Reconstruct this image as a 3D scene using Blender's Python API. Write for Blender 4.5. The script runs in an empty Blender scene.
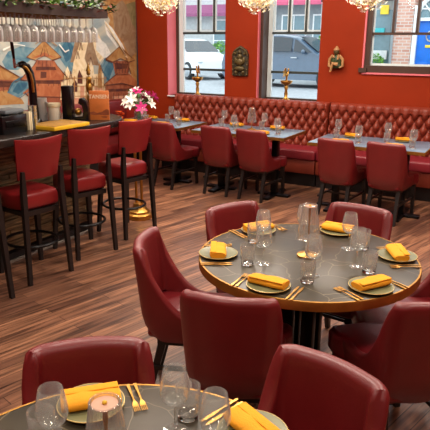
import bpy, bmesh, math, random
from mathutils import Vector, Matrix, Euler
random.seed(7)
COL = bpy.context.scene.collection
PI = math.pi

# ------------------------------------------------------------------ materials
def lin(c):
    return tuple(((v/255.0)/12.92 if v/255.0 <= 0.04045 else ((v/255.0+0.055)/1.055)**2.4) for v in c)
MATS = {}
def newmat(name):
    m = bpy.data.materials.new(name); m.use_nodes = True
    nt = m.node_tree
    b = nt.nodes['Principled BSDF']
    MATS[name] = m
    return m, nt, b
def plain(name, c, rough=0.5, metal=0.0, var=0.08, scale=6.0, bump=0.0, bscale=40.0, coat=0.0, spec=0.5):
    m, nt, b = newmat(name)
    N, L = nt.nodes, nt.links
    tc = N.new('ShaderNodeTexCoord'); nz = N.new('ShaderNodeTexNoise'); nz.inputs['Scale'].default_value = scale
    nz.inputs['Detail'].default_value = 3
    L.new(tc.outputs['Object'], nz.inputs['Vector'])
    r = N.new('ShaderNodeValToRGB')
    l = lin(c)
    r.color_ramp.elements[0].position = .3; r.color_ramp.elements[1].position = .7
    r.color_ramp.elements[0].color = tuple(v*(1-var) for v in l)+(1,)
    r.color_ramp.elements[1].color = tuple(min(1, v*(1+var)) for v in l)+(1,)
    L.new(nz.outputs['Fac'], r.inputs['Fac']); L.new(r.outputs['Color'], b.inputs['Base Color'])
    b.inputs['Roughness'].default_value = rough; b.inputs['Metallic'].default_value = metal
    b.inputs['Coat Weight'].default_value = coat; b.inputs['Coat Roughness'].default_value = .2
    b.inputs['Specular IOR Level'].default_value = spec
    if bump:
        n2 = N.new('ShaderNodeTexNoise'); n2.inputs['Scale'].default_value = bscale
        L.new(tc.outputs['Object'], n2.inputs['Vector'])
        bp = N.new('ShaderNodeBump'); bp.inputs['Strength'].default_value = bump; bp.inputs['Distance'].default_value = .01
        L.new(n2.outputs['Fac'], bp.inputs['Height']); L.new(bp.outputs['Normal'], b.inputs['Normal'])
    return m
def ramp_mat(name, stops, scale=4.0, detail=4, dist=0.6, rough=0.5, coords='Object', stretch=(1,1,1), bump=0.0, metal=0, spec=.5):
    m, nt, b = newmat(name); N, L = nt.nodes, nt.links
    tc = N.new('ShaderNodeTexCoord'); mp = N.new('ShaderNodeMapping'); mp.inputs['Scale'].default_value = stretch
    nz = N.new('ShaderNodeTexNoise'); nz.inputs['Scale'].default_value = scale; nz.inputs['Detail'].default_value = detail
    nz.inputs['Distortion'].default_value = dist
    L.new(tc.outputs[coords], mp.inputs['Vector']); L.new(mp.outputs['Vector'], nz.inputs['Vector'])
    r = N.new('ShaderNodeValToRGB'); cr = r.color_ramp
    while len(cr.elements) < len(stops): cr.elements.new(.5)
    for e, (p, c) in zip(cr.elements, stops): e.position = p; e.color = lin(c)+(1,)
    L.new(nz.outputs['Fac'], r.inputs['Fac']); L.new(r.outputs['Color'], b.inputs['Base Color'])
    b.inputs['Roughness'].default_value = rough; b.inputs['Metallic'].default_value = metal
    b.inputs['Specular IOR Level'].default_value = spec
    if bump:
        bp = N.new('ShaderNodeBump'); bp.inputs['Strength'].default_value = bump; bp.inputs['Distance'].default_value = .01
        L.new(nz.outputs['Fac'], bp.inputs['Height']); L.new(bp.outputs['Normal'], b.inputs['Normal'])
    return m

def floor_mat():
    m, nt, b = newmat('floor_planks'); N, L = nt.nodes, nt.links
    tc = N.new('ShaderNodeTexCoord'); mp = N.new('ShaderNodeMapping')
    mp.inputs['Rotation'].default_value = (0, 0, math.radians(-75))
    L.new(tc.outputs['Object'], mp.inputs['Vector'])
    br = N.new('ShaderNodeTexBrick'); br.offset = .37; br.squash = 1
    br.inputs['Scale'].default_value = 1.0; br.inputs['Brick Width'].default_value = 1.1; br.inputs['Row Height'].default_value = .085
    br.inputs['Mortar Size'].default_value = .0022; br.inputs['Bias'].default_value = 0
    br.inputs['Color1'].default_value = lin((150, 106, 80))+(1,); br.inputs['Color2'].default_value = lin((96, 64, 50))+(1,)
    br.inputs['Mortar'].default_value = lin((46, 26, 18))+(1,)
    L.new(mp.outputs['Vector'], br.inputs['Vector'])
    m2 = N.new('ShaderNodeMapping'); m2.inputs['Scale'].default_value = (1.6, 26, 1)
    L.new(mp.outputs['Vector'], m2.inputs['Vector'])
    nz = N.new('ShaderNodeTexNoise'); nz.inputs['Scale'].default_value = 1.6; nz.inputs['Detail'].default_value = 6; nz.inputs['Distortion'].default_value = .4
    L.new(m2.outputs['Vector'], nz.inputs['Vector'])
    r = N.new('ShaderNodeValToRGB'); r.color_ramp.elements[0].position = .3; r.color_ramp.elements[1].position = .72
    r.color_ramp.elements[0].color = (.22, .19, .19, 1); r.color_ramp.elements[1].color = (1.5, 1.45, 1.4, 1)
    L.new(nz.outputs['Fac'], r.inputs['Fac'])
    mx = N.new('ShaderNodeMix'); mx.data_type = 'RGBA'; mx.blend_type = 'MULTIPLY'; mx.inputs[0].default_value = 1
    L.new(br.outputs['Color'], mx.inputs[6]); L.new(r.outputs['Color'], mx.inputs[7]); L.new(mx.outputs[2], b.inputs['Base Color'])
    b.inputs['Roughness'].default_value = .36
    bp = N.new('ShaderNodeBump'); bp.inputs['Strength'].default_value = .15; bp.inputs['Distance'].default_value = .004
    L.new(nz.outputs['Fac'], bp.inputs['Height']); L.new(bp.outputs['Normal'], b.inputs['Normal'])
    return m

def marble_mat(name, dark, mid, vein, rough=.18):
    m, nt, b = newmat(name); N, L = nt.nodes, nt.links
    tc = N.new('ShaderNodeTexCoord')
    nz = N.new('ShaderNodeTexNoise'); nz.inputs['Scale'].default_value = 3.0; nz.inputs['Detail'].default_value = 6
    L.new(tc.outputs['Object'], nz.inputs['Vector'])
    r = N.new('ShaderNodeValToRGB'); r.color_ramp.elements[0].position = .35; r.color_ramp.elements[1].position = .7
    r.color_ramp.elements[0].color = lin(dark)+(1,); r.color_ramp.elements[1].color = lin(mid)+(1,)
    L.new(nz.outputs['Fac'], r.inputs['Fac'])
    # veins: distorted voronoi cell borders
    nd = N.new('ShaderNodeTexNoise'); nd.inputs['Scale'].default_value = 2.0; nd.inputs['Detail'].default_value = 4
    L.new(tc.outputs['Object'], nd.inputs['Vector'])
    ad = N.new('ShaderNodeMix'); ad.data_type = 'RGBA'; ad.blend_type = 'ADD'; ad.inputs[0].default_value = .35
    L.new(tc.outputs['Object'], ad.inputs[6]); L.new(nd.outputs['Color'], ad.inputs[7])
    vo = N.new('ShaderNodeTexVoronoi'); vo.feature = 'DISTANCE_TO_EDGE'; vo.inputs['Scale'].default_value = 5.5
    L.new(ad.outputs[2], vo.inputs['Vector'])
    vr = N.new('ShaderNodeValToRGB'); vr.color_ramp.elements[0].position = .0; vr.color_ramp.elements[1].position = .012
    vr.color_ramp.elements[0].color = (1, 1, 1, 1); vr.color_ramp.elements[1].color = (0, 0, 0, 1)
    L.new(vo.outputs['Distance'], vr.inputs['Fac'])
    mu = N.new('ShaderNodeMath'); mu.operation = 'MULTIPLY'
    L.new(vr.outputs['Color'], mu.inputs[0]); L.new(nz.outputs['Fac'], mu.inputs[1])
    mx = N.new('ShaderNodeMix'); mx.data_type = 'RGBA'
    mx.inputs[7].default_value = lin(vein)+(1,)
    L.new(mu.outputs[0], mx.inputs[0]); L.new(r.outputs['Color'], mx.inputs[6]); L.new(mx.outputs[2], b.inputs['Base Color'])
    b.inputs['Roughness'].default_value = rough; b.inputs['Specular IOR Level'].default_value = .4
    return m

def brick_mat():
    m, nt, b = newmat('street_brick'); N, L = nt.nodes, nt.links
    tc = N.new('ShaderNodeTexCoord'); mp = N.new('ShaderNodeMapping'); mp.inputs['Rotation'].default_value = (PI/2, 0, 0)
    L.new(tc.outputs['Object'], mp.inputs['Vector'])
    br = N.new('ShaderNodeTexBrick'); br.inputs['Scale'].default_value = 1; br.inputs['Brick Width'].default_value = .26; br.inputs['Row Height'].default_value = .1
    br.inputs['Mortar Size'].default_value = .012
    br.inputs['Color1'].default_value = lin((206, 146, 128))+(1,); br.inputs['Color2'].default_value = lin((226, 180, 160))+(1,)
    br.inputs['Mortar'].default_value = lin((222, 210, 200))+(1,)
    L.new(mp.outputs['Vector'], br.inputs['Vector']); L.new(br.outputs['Color'], b.inputs['Base Color'])
    b.inputs['Roughness'].default_value = .9
    return m

def clear_mat(name, tint=(1, 1, 1), f0=.05, f1=.8, rough=.02, power=1.7, refract_white=.0):
    """thin clear glass: straight-through light, a Fresnel-like mirror film and milky white that imitates bright refraction"""
    m = bpy.data.materials.new(name); m.use_nodes = True; MATS[name] = m
    nt = m.node_tree; N, L = nt.nodes, nt.links
    for n in list(N): N.remove(n)
    o = N.new('ShaderNodeOutputMaterial'); t = N.new('ShaderNodeBsdfTransparent'); g = N.new('ShaderNodeBsdfGlossy')
    t.inputs['Color'].default_value = tuple(tint)+(1,); g.inputs['Roughness'].default_value = rough
    h = N.new('ShaderNodeBsdfTranslucent'); h.inputs['Color'].default_value = (.95, .95, .93, 1)
    d = N.new('ShaderNodeBsdfDiffuse'); d.inputs['Color'].default_value = (.95, .95, .93, 1)
    hm = N.new('ShaderNodeMixShader'); L.new(h.outputs[0], hm.inputs[1]); L.new(d.outputs[0], hm.inputs[2])
    lw = N.new('ShaderNodeLayerWeight'); lw.inputs['Blend'].default_value = .5
    pw = N.new('ShaderNodeMath'); pw.operation = 'POWER'; pw.inputs[1].default_value = power
    mr = N.new('ShaderNodeMapRange'); mr.inputs['To Min'].default_value = f0; mr.inputs['To Max'].default_value = f1
    L.new(lw.outputs['Facing'], pw.inputs[0]); L.new(pw.outputs[0], mr.inputs['Value'])
    hz = N.new('ShaderNodeMath'); hz.operation = 'MULTIPLY_ADD'; hz.inputs[1].default_value = refract_white*4; hz.inputs[2].default_value = refract_white*.6  # milky white mixed in, stronger at the edges, imitates bright refraction
    L.new(pw.outputs[0], hz.inputs[0])
    ec = N.new('ShaderNodeMix'); ec.data_type = 'RGBA'; ec.inputs[6].default_value = tuple(tint)+(1,); ec.inputs[7].default_value = (.68, .68, .66, 1)  # edges tinted darker, imitating the dark outlines that refraction gives glass
    L.new(pw.outputs[0], ec.inputs[0]); L.new(ec.outputs[2], t.inputs['Color'])
    x0 = N.new('ShaderNodeMixShader'); L.new(hz.outputs[0], x0.inputs[0]); L.new(t.outputs[0], x0.inputs[1]); L.new(hm.outputs[0], x0.inputs[2])
    x = N.new('ShaderNodeMixShader'); L.new(mr.outputs[0], x.inputs[0]); L.new(x0.outputs[0], x.inputs[1]); L.new(g.outputs[0], x.inputs[2])
    L.new(x.outputs[0], o.inputs['Surface'])
    return m
def solid_glass(name, tint=(1, 1, 1)):
    m, nt, b = newmat(name)
    b.inputs['Base Color'].default_value = tuple(tint)+(1,)
    b.inputs['Transmission Weight'].default_value = 1; b.inputs['Roughness'].default_value = .03; b.inputs['IOR'].default_value = 1.45
    return m

floor_mat(); brick_mat()
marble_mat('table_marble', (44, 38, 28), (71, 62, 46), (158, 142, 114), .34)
marble_mat('far_marble_sheen', (84, 100, 118), (112, 128, 146), (150, 162, 176), .3)  # blue-grey base colour has the windows' reflection painted in
marble_mat('bar_granite', (22, 18, 17), (52, 42, 38), (80, 66, 58), .25)
plain('wall_red', (138, 42, 12), .6, spec=.15, var=.05, scale=3, bump=.05)
plain('reveal_skylit', (222, 112, 122), .55, var=.03)  # red wall reveal with the skylight on it painted in as pink
plain('wall_side', (150, 40, 22), .6)
plain('ceiling_paint', (205, 190, 170), .8)
plain('leather_burgundy', (108, 20, 22), .42, var=.1, spec=.65, bump=.06, bscale=160)
plain('leather_seat', (112, 20, 26), .38, var=.08, bump=.05, bscale=160)
plain('leather_stool', (126, 26, 28), .36, var=.08, bump=.05, bscale=160)
plain('leather_tufted', (126, 45, 26), .52, var=.12, scale=5, bump=.06, bscale=120)
plain('leather_bench', (128, 32, 42), .42, var=.08)
plain('wood_black', (24, 18, 17), .42, var=.25)
plain('metal_black', (18, 17, 18), .35, metal=.6)
plain('plinth_dark', (26, 18, 17), .6)
plain('brass', (196, 146, 72), .36, metal=1, var=.06)
plain('brass_edge', (178, 130, 62), .45, metal=1, var=.1, scale=20)
plain('brass_dark', (150, 112, 52), .45, metal=1, var=.3, scale=30, bump=.4, bscale=60)
plain('steel', (190, 192, 195), .25, metal=1)
plain('napkin_yellow', (232, 156, 18), .85, var=.06, scale=14, bump=.25, bscale=220)
plain('plate_stone', (112, 112, 78), .35, var=.2, scale=14)
plain('lamp_cap', (196, 150, 124), .4)
plain('plate_rim', (206, 178, 110), .35, metal=.4)
plain('window_frame_dark', (66, 44, 34), .5, var=.12)
plain('window_frame_pale', (214, 226, 228), .45, var=.04)
plain('frame_green', (48, 56, 54), .5)
plain('white_plastic', (226, 216, 196), .4)
plain('cream_card', (222, 206, 170), .6)
plain('grey_silver', (186, 182, 178), .4, metal=.3)
plain('black_gloss', (16, 16, 18), .25)
plain('grey_lid', (104, 112, 118), .4)
plain('tray_yellow', (226, 180, 34), .45, var=.1)
ramp_mat('tray_top', [(.3, (120, 84, 36)), (.6, (186, 138, 60))], scale=18, stretch=(1, 6, 1), rough=.45)
plain('menu_orange', (206, 116, 52), .5, var=.12, scale=12)
plain('menu_brown', (142, 70, 36), .55, var=.25, scale=22)
plain('menu_letter', (255, 226, 190), .5)
plain('leaf_green', (92, 136, 44), .5, var=.4, scale=8)
plain('leaf_dark', (34, 62, 26), .5, var=.4, scale=8)
plain('leaf_red', (120, 50, 34), .55, var=.3)
plain('petal_white', (246, 240, 230), .5)
plain('petal_pink', (214, 50, 130), .5, var=.2)
plain('petal_orange', (224, 110, 50), .5, var=.2)
plain('stem_green', (78, 128, 52), .5)
plain('blossom_gold', (244, 224, 160), .4, metal=.0, var=.1)
plain('blossom_white', (252, 250, 240), .45)
plain('carved_wood', (48, 40, 24), .6, var=.45, scale=24, bump=.6, bscale=60)
plain('carved_gold', (84, 70, 38), .45, var=.3, metal=.3)
plain('figure_green', (46, 64, 30), .5, var=.4, scale=30)
plain('figure_flesh', (168, 124, 78), .5, var=.15)
ramp_mat('slate_slats', [(.3, (74, 60, 42)), (.5, (124, 100, 68)), (.7, (168, 140, 98))], scale=5, stretch=(1, 1, 14), rough=.65, bump=.3)
plain('trim_pale', (150, 140, 130), .5)
plain('rack_wood', (50, 28, 18), .5, var=.25)
# street
ramp_mat('asphalt', [(.3, (150, 156, 160)), (.7, (178, 184, 188))], scale=9, rough=.8)
plain('pavement_grey', (206, 208, 208), .85)
plain('car_white', (240, 246, 250), .25, var=.02, coat=.6)
plain('car_dark', (78, 100, 122), .22, var=.06, coat=.8)
plain('car_glass', (34, 46, 54), .08, spec=.8)
plain('tyre', (40, 46, 50), .7)
plain('alloy', (190, 196, 200), .3, metal=.7)
plain('lamp_glass', (200, 215, 220), .1)
plain('stone_pale', (196, 200, 200), .8, var=.1)
plain('stone_grey', (150, 160, 164), .8, var=.1)
plain('awning_pink', (214, 96, 130), .7)
plain('shop_purple', (150, 80, 120), .6)
plain('shop_glass', (110, 140, 150), .1, spec=.7)
plain('door_blue', (0, 112, 214), .45, var=.06)
plain('paint_white', (240, 242, 242), .5)
plain('sign_yellow', (246, 214, 60), .5)
plain('sign_teal', (70, 190, 196), .5)
plain('bush_green', (120, 176, 70), .6, var=.4, scale=8)
# mural paints
ramp_mat('mural_sky', [(.3, (84, 122, 140)), (.45, (158, 166, 162)), (.6, (192, 184, 162)), (.78, (158, 146, 118))], scale=1.6, detail=8, dist=1.2, rough=.7)
KM = {'cream': 1.0, 'white': 1.0, 'pink': .92, 'tan': .72, 'brick': .78, 'darkbrick': .68}
for n, c1, c2, c3 in (('blue', (86, 142, 170), (124, 172, 190), (170, 198, 202)), ('deepblue', (48, 108, 142), (70, 132, 162), (110, 160, 182)),
                      ('cream', (206, 182, 138), (232, 212, 172), (244, 230, 200)), ('white', (206, 212, 206), (230, 230, 222), (244, 242, 234)),
                      ('ochre', (196, 136, 74), (222, 166, 100), (234, 190, 130)), ('tan', (186, 140, 100), (214, 176, 136), (230, 200, 162)),
                      ('olive', (140, 128, 84), (166, 152, 104), (190, 174, 128)), ('brick', (168, 88, 54), (196, 112, 76), (214, 138, 100)),
                      ('darkbrick', (112, 58, 38), (146, 78, 52), (170, 98, 66)), ('pink', (206, 138, 108), (226, 164, 132), (236, 186, 156)),
                      ('rust', (196, 106, 62), (216, 128, 80), (232, 152, 104)), ('line', (110, 60, 40), (130, 72, 48), (150, 84, 56)), ('border', (30, 66, 84), (40, 80, 98), (52, 96, 112))):
    ramp_mat('mural_'+n, [(p_, tuple(min(255, v*KM.get(n, .80)-10) if v > 40 else v for v in c_)) for p_, c_ in ((.3, c1), (.5, c2), (.72, c3))], scale=6, dist=2.0, rough=.7, detail=8)
clear_mat('clear_glass', (.98, .99, .98), .05, .8, power=2.6, refract_white=.10)
clear_mat('rack_glass', (.97, .97, .95), .08, .8, rough=.06, refract_white=.34)
clear_mat('ribbed_glass', (.96, .95, .93), .06, .7, power=2.2, refract_white=.09)
clear_mat('window_glass', (.96, .98, .98), .02, .35, power=3)
solid_glass('thick_glass', (.98, .99, .98))

# ------------------------------------------------------------------ mesh builder
class MB:
    def __init__(s): s.v = []; s.f = []; s.m = []
    def add(s, verts, faces, mi=0, M=None):
        o = len(s.v)
        s.v += [tuple(M @ Vector(p)) if M is not None else tuple(p) for p in verts]
        for f in faces: s.f.append(tuple(o+i for i in f)); s.m.append(mi)
        return s
    def bm(s, bm, mi=0, M=None):
        bm.verts.ensure_lookup_table(); bm.verts.index_update()
        s.add([v.co[:] for v in bm.verts], [[v.index for v in f.verts] for f in bm.faces], mi, M); bm.free()
        return s
    def box(s, c, d, bev=0, seg=2, mi=0, rot=None):
        bm = bmesh.new(); bmesh.ops.create_cube(bm, size=1)
        bmesh.ops.scale(bm, vec=d, verts=bm.verts)
        if bev: bmesh.ops.bevel(bm, geom=list(bm.edges), offset=bev, segments=seg, profile=.5, affect='EDGES', clamp_overlap=True)
        M = Matrix.Translation(c)
        if rot: M = M @ Euler(rot).to_matrix().to_4x4()
        return s.bm(bm, mi, M)
    def lathe(s, prof, seg=24, mi=0, M=None, close=False, ribs=0, ramp=0):
        """prof: (r,z) list"""
        vs = []; fs = []; n = len(prof)
        for i in range(seg):
            a = 2*PI*i/seg
            k = 1+ramp*math.cos(ribs*a) if ribs else 1
            for r, z in prof: vs.append((r*k*math.cos(a), r*k*math.sin(a), z))
        for i in range(seg):
            j = (i+1) % seg
            for q in range(n-1): fs.append((i*n+q, j*n+q, j*n+q+1, i*n+q+1))
            if close: fs.append((i*n+n-1, j*n+n-1, j*n, i*n))
        if not close:
            if prof[0][0] > 1e-5: fs.append(tuple(i*n for i in reversed(range(seg))))
            if prof[-1][0] > 1e-5: fs.append(tuple(i*n+n-1 for i in range(seg)))
        return s.add(vs, fs, mi, M)
    def tube(s, pts, r, seg=10, mi=0, closed=False):
        pts = [Vector(p) for p in pts]; n = len(pts)
        rr = r if isinstance(r, (list, tuple)) else [r]*n
        vs = []; fs = []; up = None
        for i, p in enumerate(pts):
            if closed: t = (pts[(i+1) % n]-pts[i-1]).normalized()
            else: t = (pts[min(i+1, n-1)]-pts[max(i-1, 0)]).normalized()
            if up is None: up = t.orthogonal().normalized()
            up = (up - t*up.dot(t)).normalized(); w = t.cross(up)
            for k in range(seg):
                a = 2*PI*k/seg; vs.append(tuple(p+(up*math.cos(a)+w*math.sin(a))*rr[i]))
        for i in range(n if closed else n-1):
            j = (i+1) % n
            for k in range(seg): l = (k+1) % seg; fs.append((i*seg+k, i*seg+l, j*seg+l, j*seg+k))
        if not closed: fs.append(tuple(reversed(range(seg)))); fs.append(tuple((n-1)*seg+k for k in range(seg)))
        return s.add(vs, fs, mi)
    def prism(s, poly, z0, z1, bev=0, mi=0, M=None, seg=2):
        bm = bmesh.new()
        b = [bm.verts.new((x, y, z0)) for x, y in poly]; t = [bm.verts.new((x, y, z1)) for x, y in poly]
        n = len(poly)
        bm.faces.new(list(reversed(b))); bm.faces.new(t)
        for i in range(n): bm.faces.new((b[i], b[(i+1) % n], t[(i+1) % n], t[i]))
        bmesh.ops.recalc_face_normals(bm, faces=bm.faces)
        if bev:
            ed = [e for e in bm.edges if abs(e.verts[0].co.z-e.verts[1].co.z) < 1e-6]
            bmesh.ops.bevel(bm, geom=ed, offset=bev, segments=seg, profile=.5, affect='EDGES', clamp_overlap=True)
        return s.bm(bm, mi, M)
    def ball(s, c, r, mi=0, sub=2, sc=(1, 1, 1), rot=None):
        bm = bmesh.new(); bmesh.ops.create_icosphere(bm, subdivisions=sub, radius=r)
        M = Matrix.Translation(c)
        if rot: M = M @ Euler(rot).to_matrix().to_4x4()
        M = M @ Matrix.Diagonal((*sc, 1))
        return s.bm(bm, mi, M)
    def taper(s, p0, p1, a0, a1, mi=0):
        """square-section leg between two points, half sizes a0 -> a1"""
        p0, p1 = Vector(p0), Vector(p1); vs = []
        for p, a in ((p0, a0), (p1, a1)):
            for dx, dy in ((-1, -1), (1, -1), (1, 1), (-1, 1)): vs.append((p.x+dx*a, p.y+dy*a, p.z))
        up = p1.z > p0.z
        f = [(3, 2, 1, 0), (4, 5, 6, 7)]+[(i, (i+1) % 4, 4+(i+1) % 4, 4+i) for i in range(4)]
        if not up: f = [tuple(reversed(q)) for q in f]
        return s.add(vs, f, mi)
    def grid(s, P, mi=0, cu=False, cv=False, flip=False):
        n, m = len(P), len(P[0]); vs = [p for row in P for p in row]; fs = []
        for i in range(n if cu else n-1):
            for j in range(m if cv else m-1):
                q = (i*m+j, ((i+1) % n)*m+j, ((i+1) % n)*m+(j+1) % m, i*m+(j+1) % m)
                fs.append(tuple(reversed(q)) if flip else q)
        return s.add(vs, fs, mi)

def build(name, mb, mats, parent=None, smooth=40):
    me = bpy.data.meshes.new(name); me.from_pydata(mb.v, [], mb.f)
    if isinstance(mats, str): mats = [mats]
    for k in mats: me.materials.append(MATS[k])
    me.polygons.foreach_set('material_index', mb.m)
    if smooth:
        me.polygons.foreach_set('use_smooth', [True]*len(me.polygons))
        me.set_sharp_from_angle(angle=math.radians(smooth))
    me.update()
    o = bpy.data.objects.new(name, me); COL.objects.link(o)
    if parent is not None: o.parent = parent
    return o
def thing(name, label, cat, loc=(0, 0, 0), rz=0, group=None):
    o = bpy.data.objects.new(name, None); COL.objects.link(o); o.empty_display_size = .1
    return tag(o, label, cat, loc, rz, group)
def tag(o, label, cat, loc=None, rz=None, group=None):
    o['label'] = label; o['category'] = cat
    if group: o['group'] = group
    elif 'group' in o: del o['group']
    if loc is not None: o.location = loc
    if rz is not None: o.rotation_euler = (0, 0, rz)
    return o
def dup(o, parent=None):
    c = o.copy(); COL.objects.link(c)
    if parent is not None: c.parent = parent
    for ch in list(o.children): dup(ch, c)
    return c
USED = set()
def place(proto, label, cat, loc, rz=0, group=None):
    """first call uses the prototype itself, later calls copy it with all its parts"""
    if proto.name not in USED: USED.add(proto.name); o = proto
    else: o = dup(proto)
    return tag(o, label, cat, loc, rz, group)
def struct(name, mb, mats, parent=None, smooth=30):
    o = build(name, mb, mats, parent, smooth)
    if parent is None: o['kind'] = 'structure'
    return o
def face(fx, fy): return math.atan2(-fx, fy)
def circ(r, n=48, cx=0, cy=0): return [(cx+r*math.cos(2*PI*i/n), cy+r*math.sin(2*PI*i/n)) for i in range(n)]
def sm(t): t = max(0, min(1, t)); return t*t*(3-2*t)
LK = 1.0; EXPO = 0.0
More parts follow.
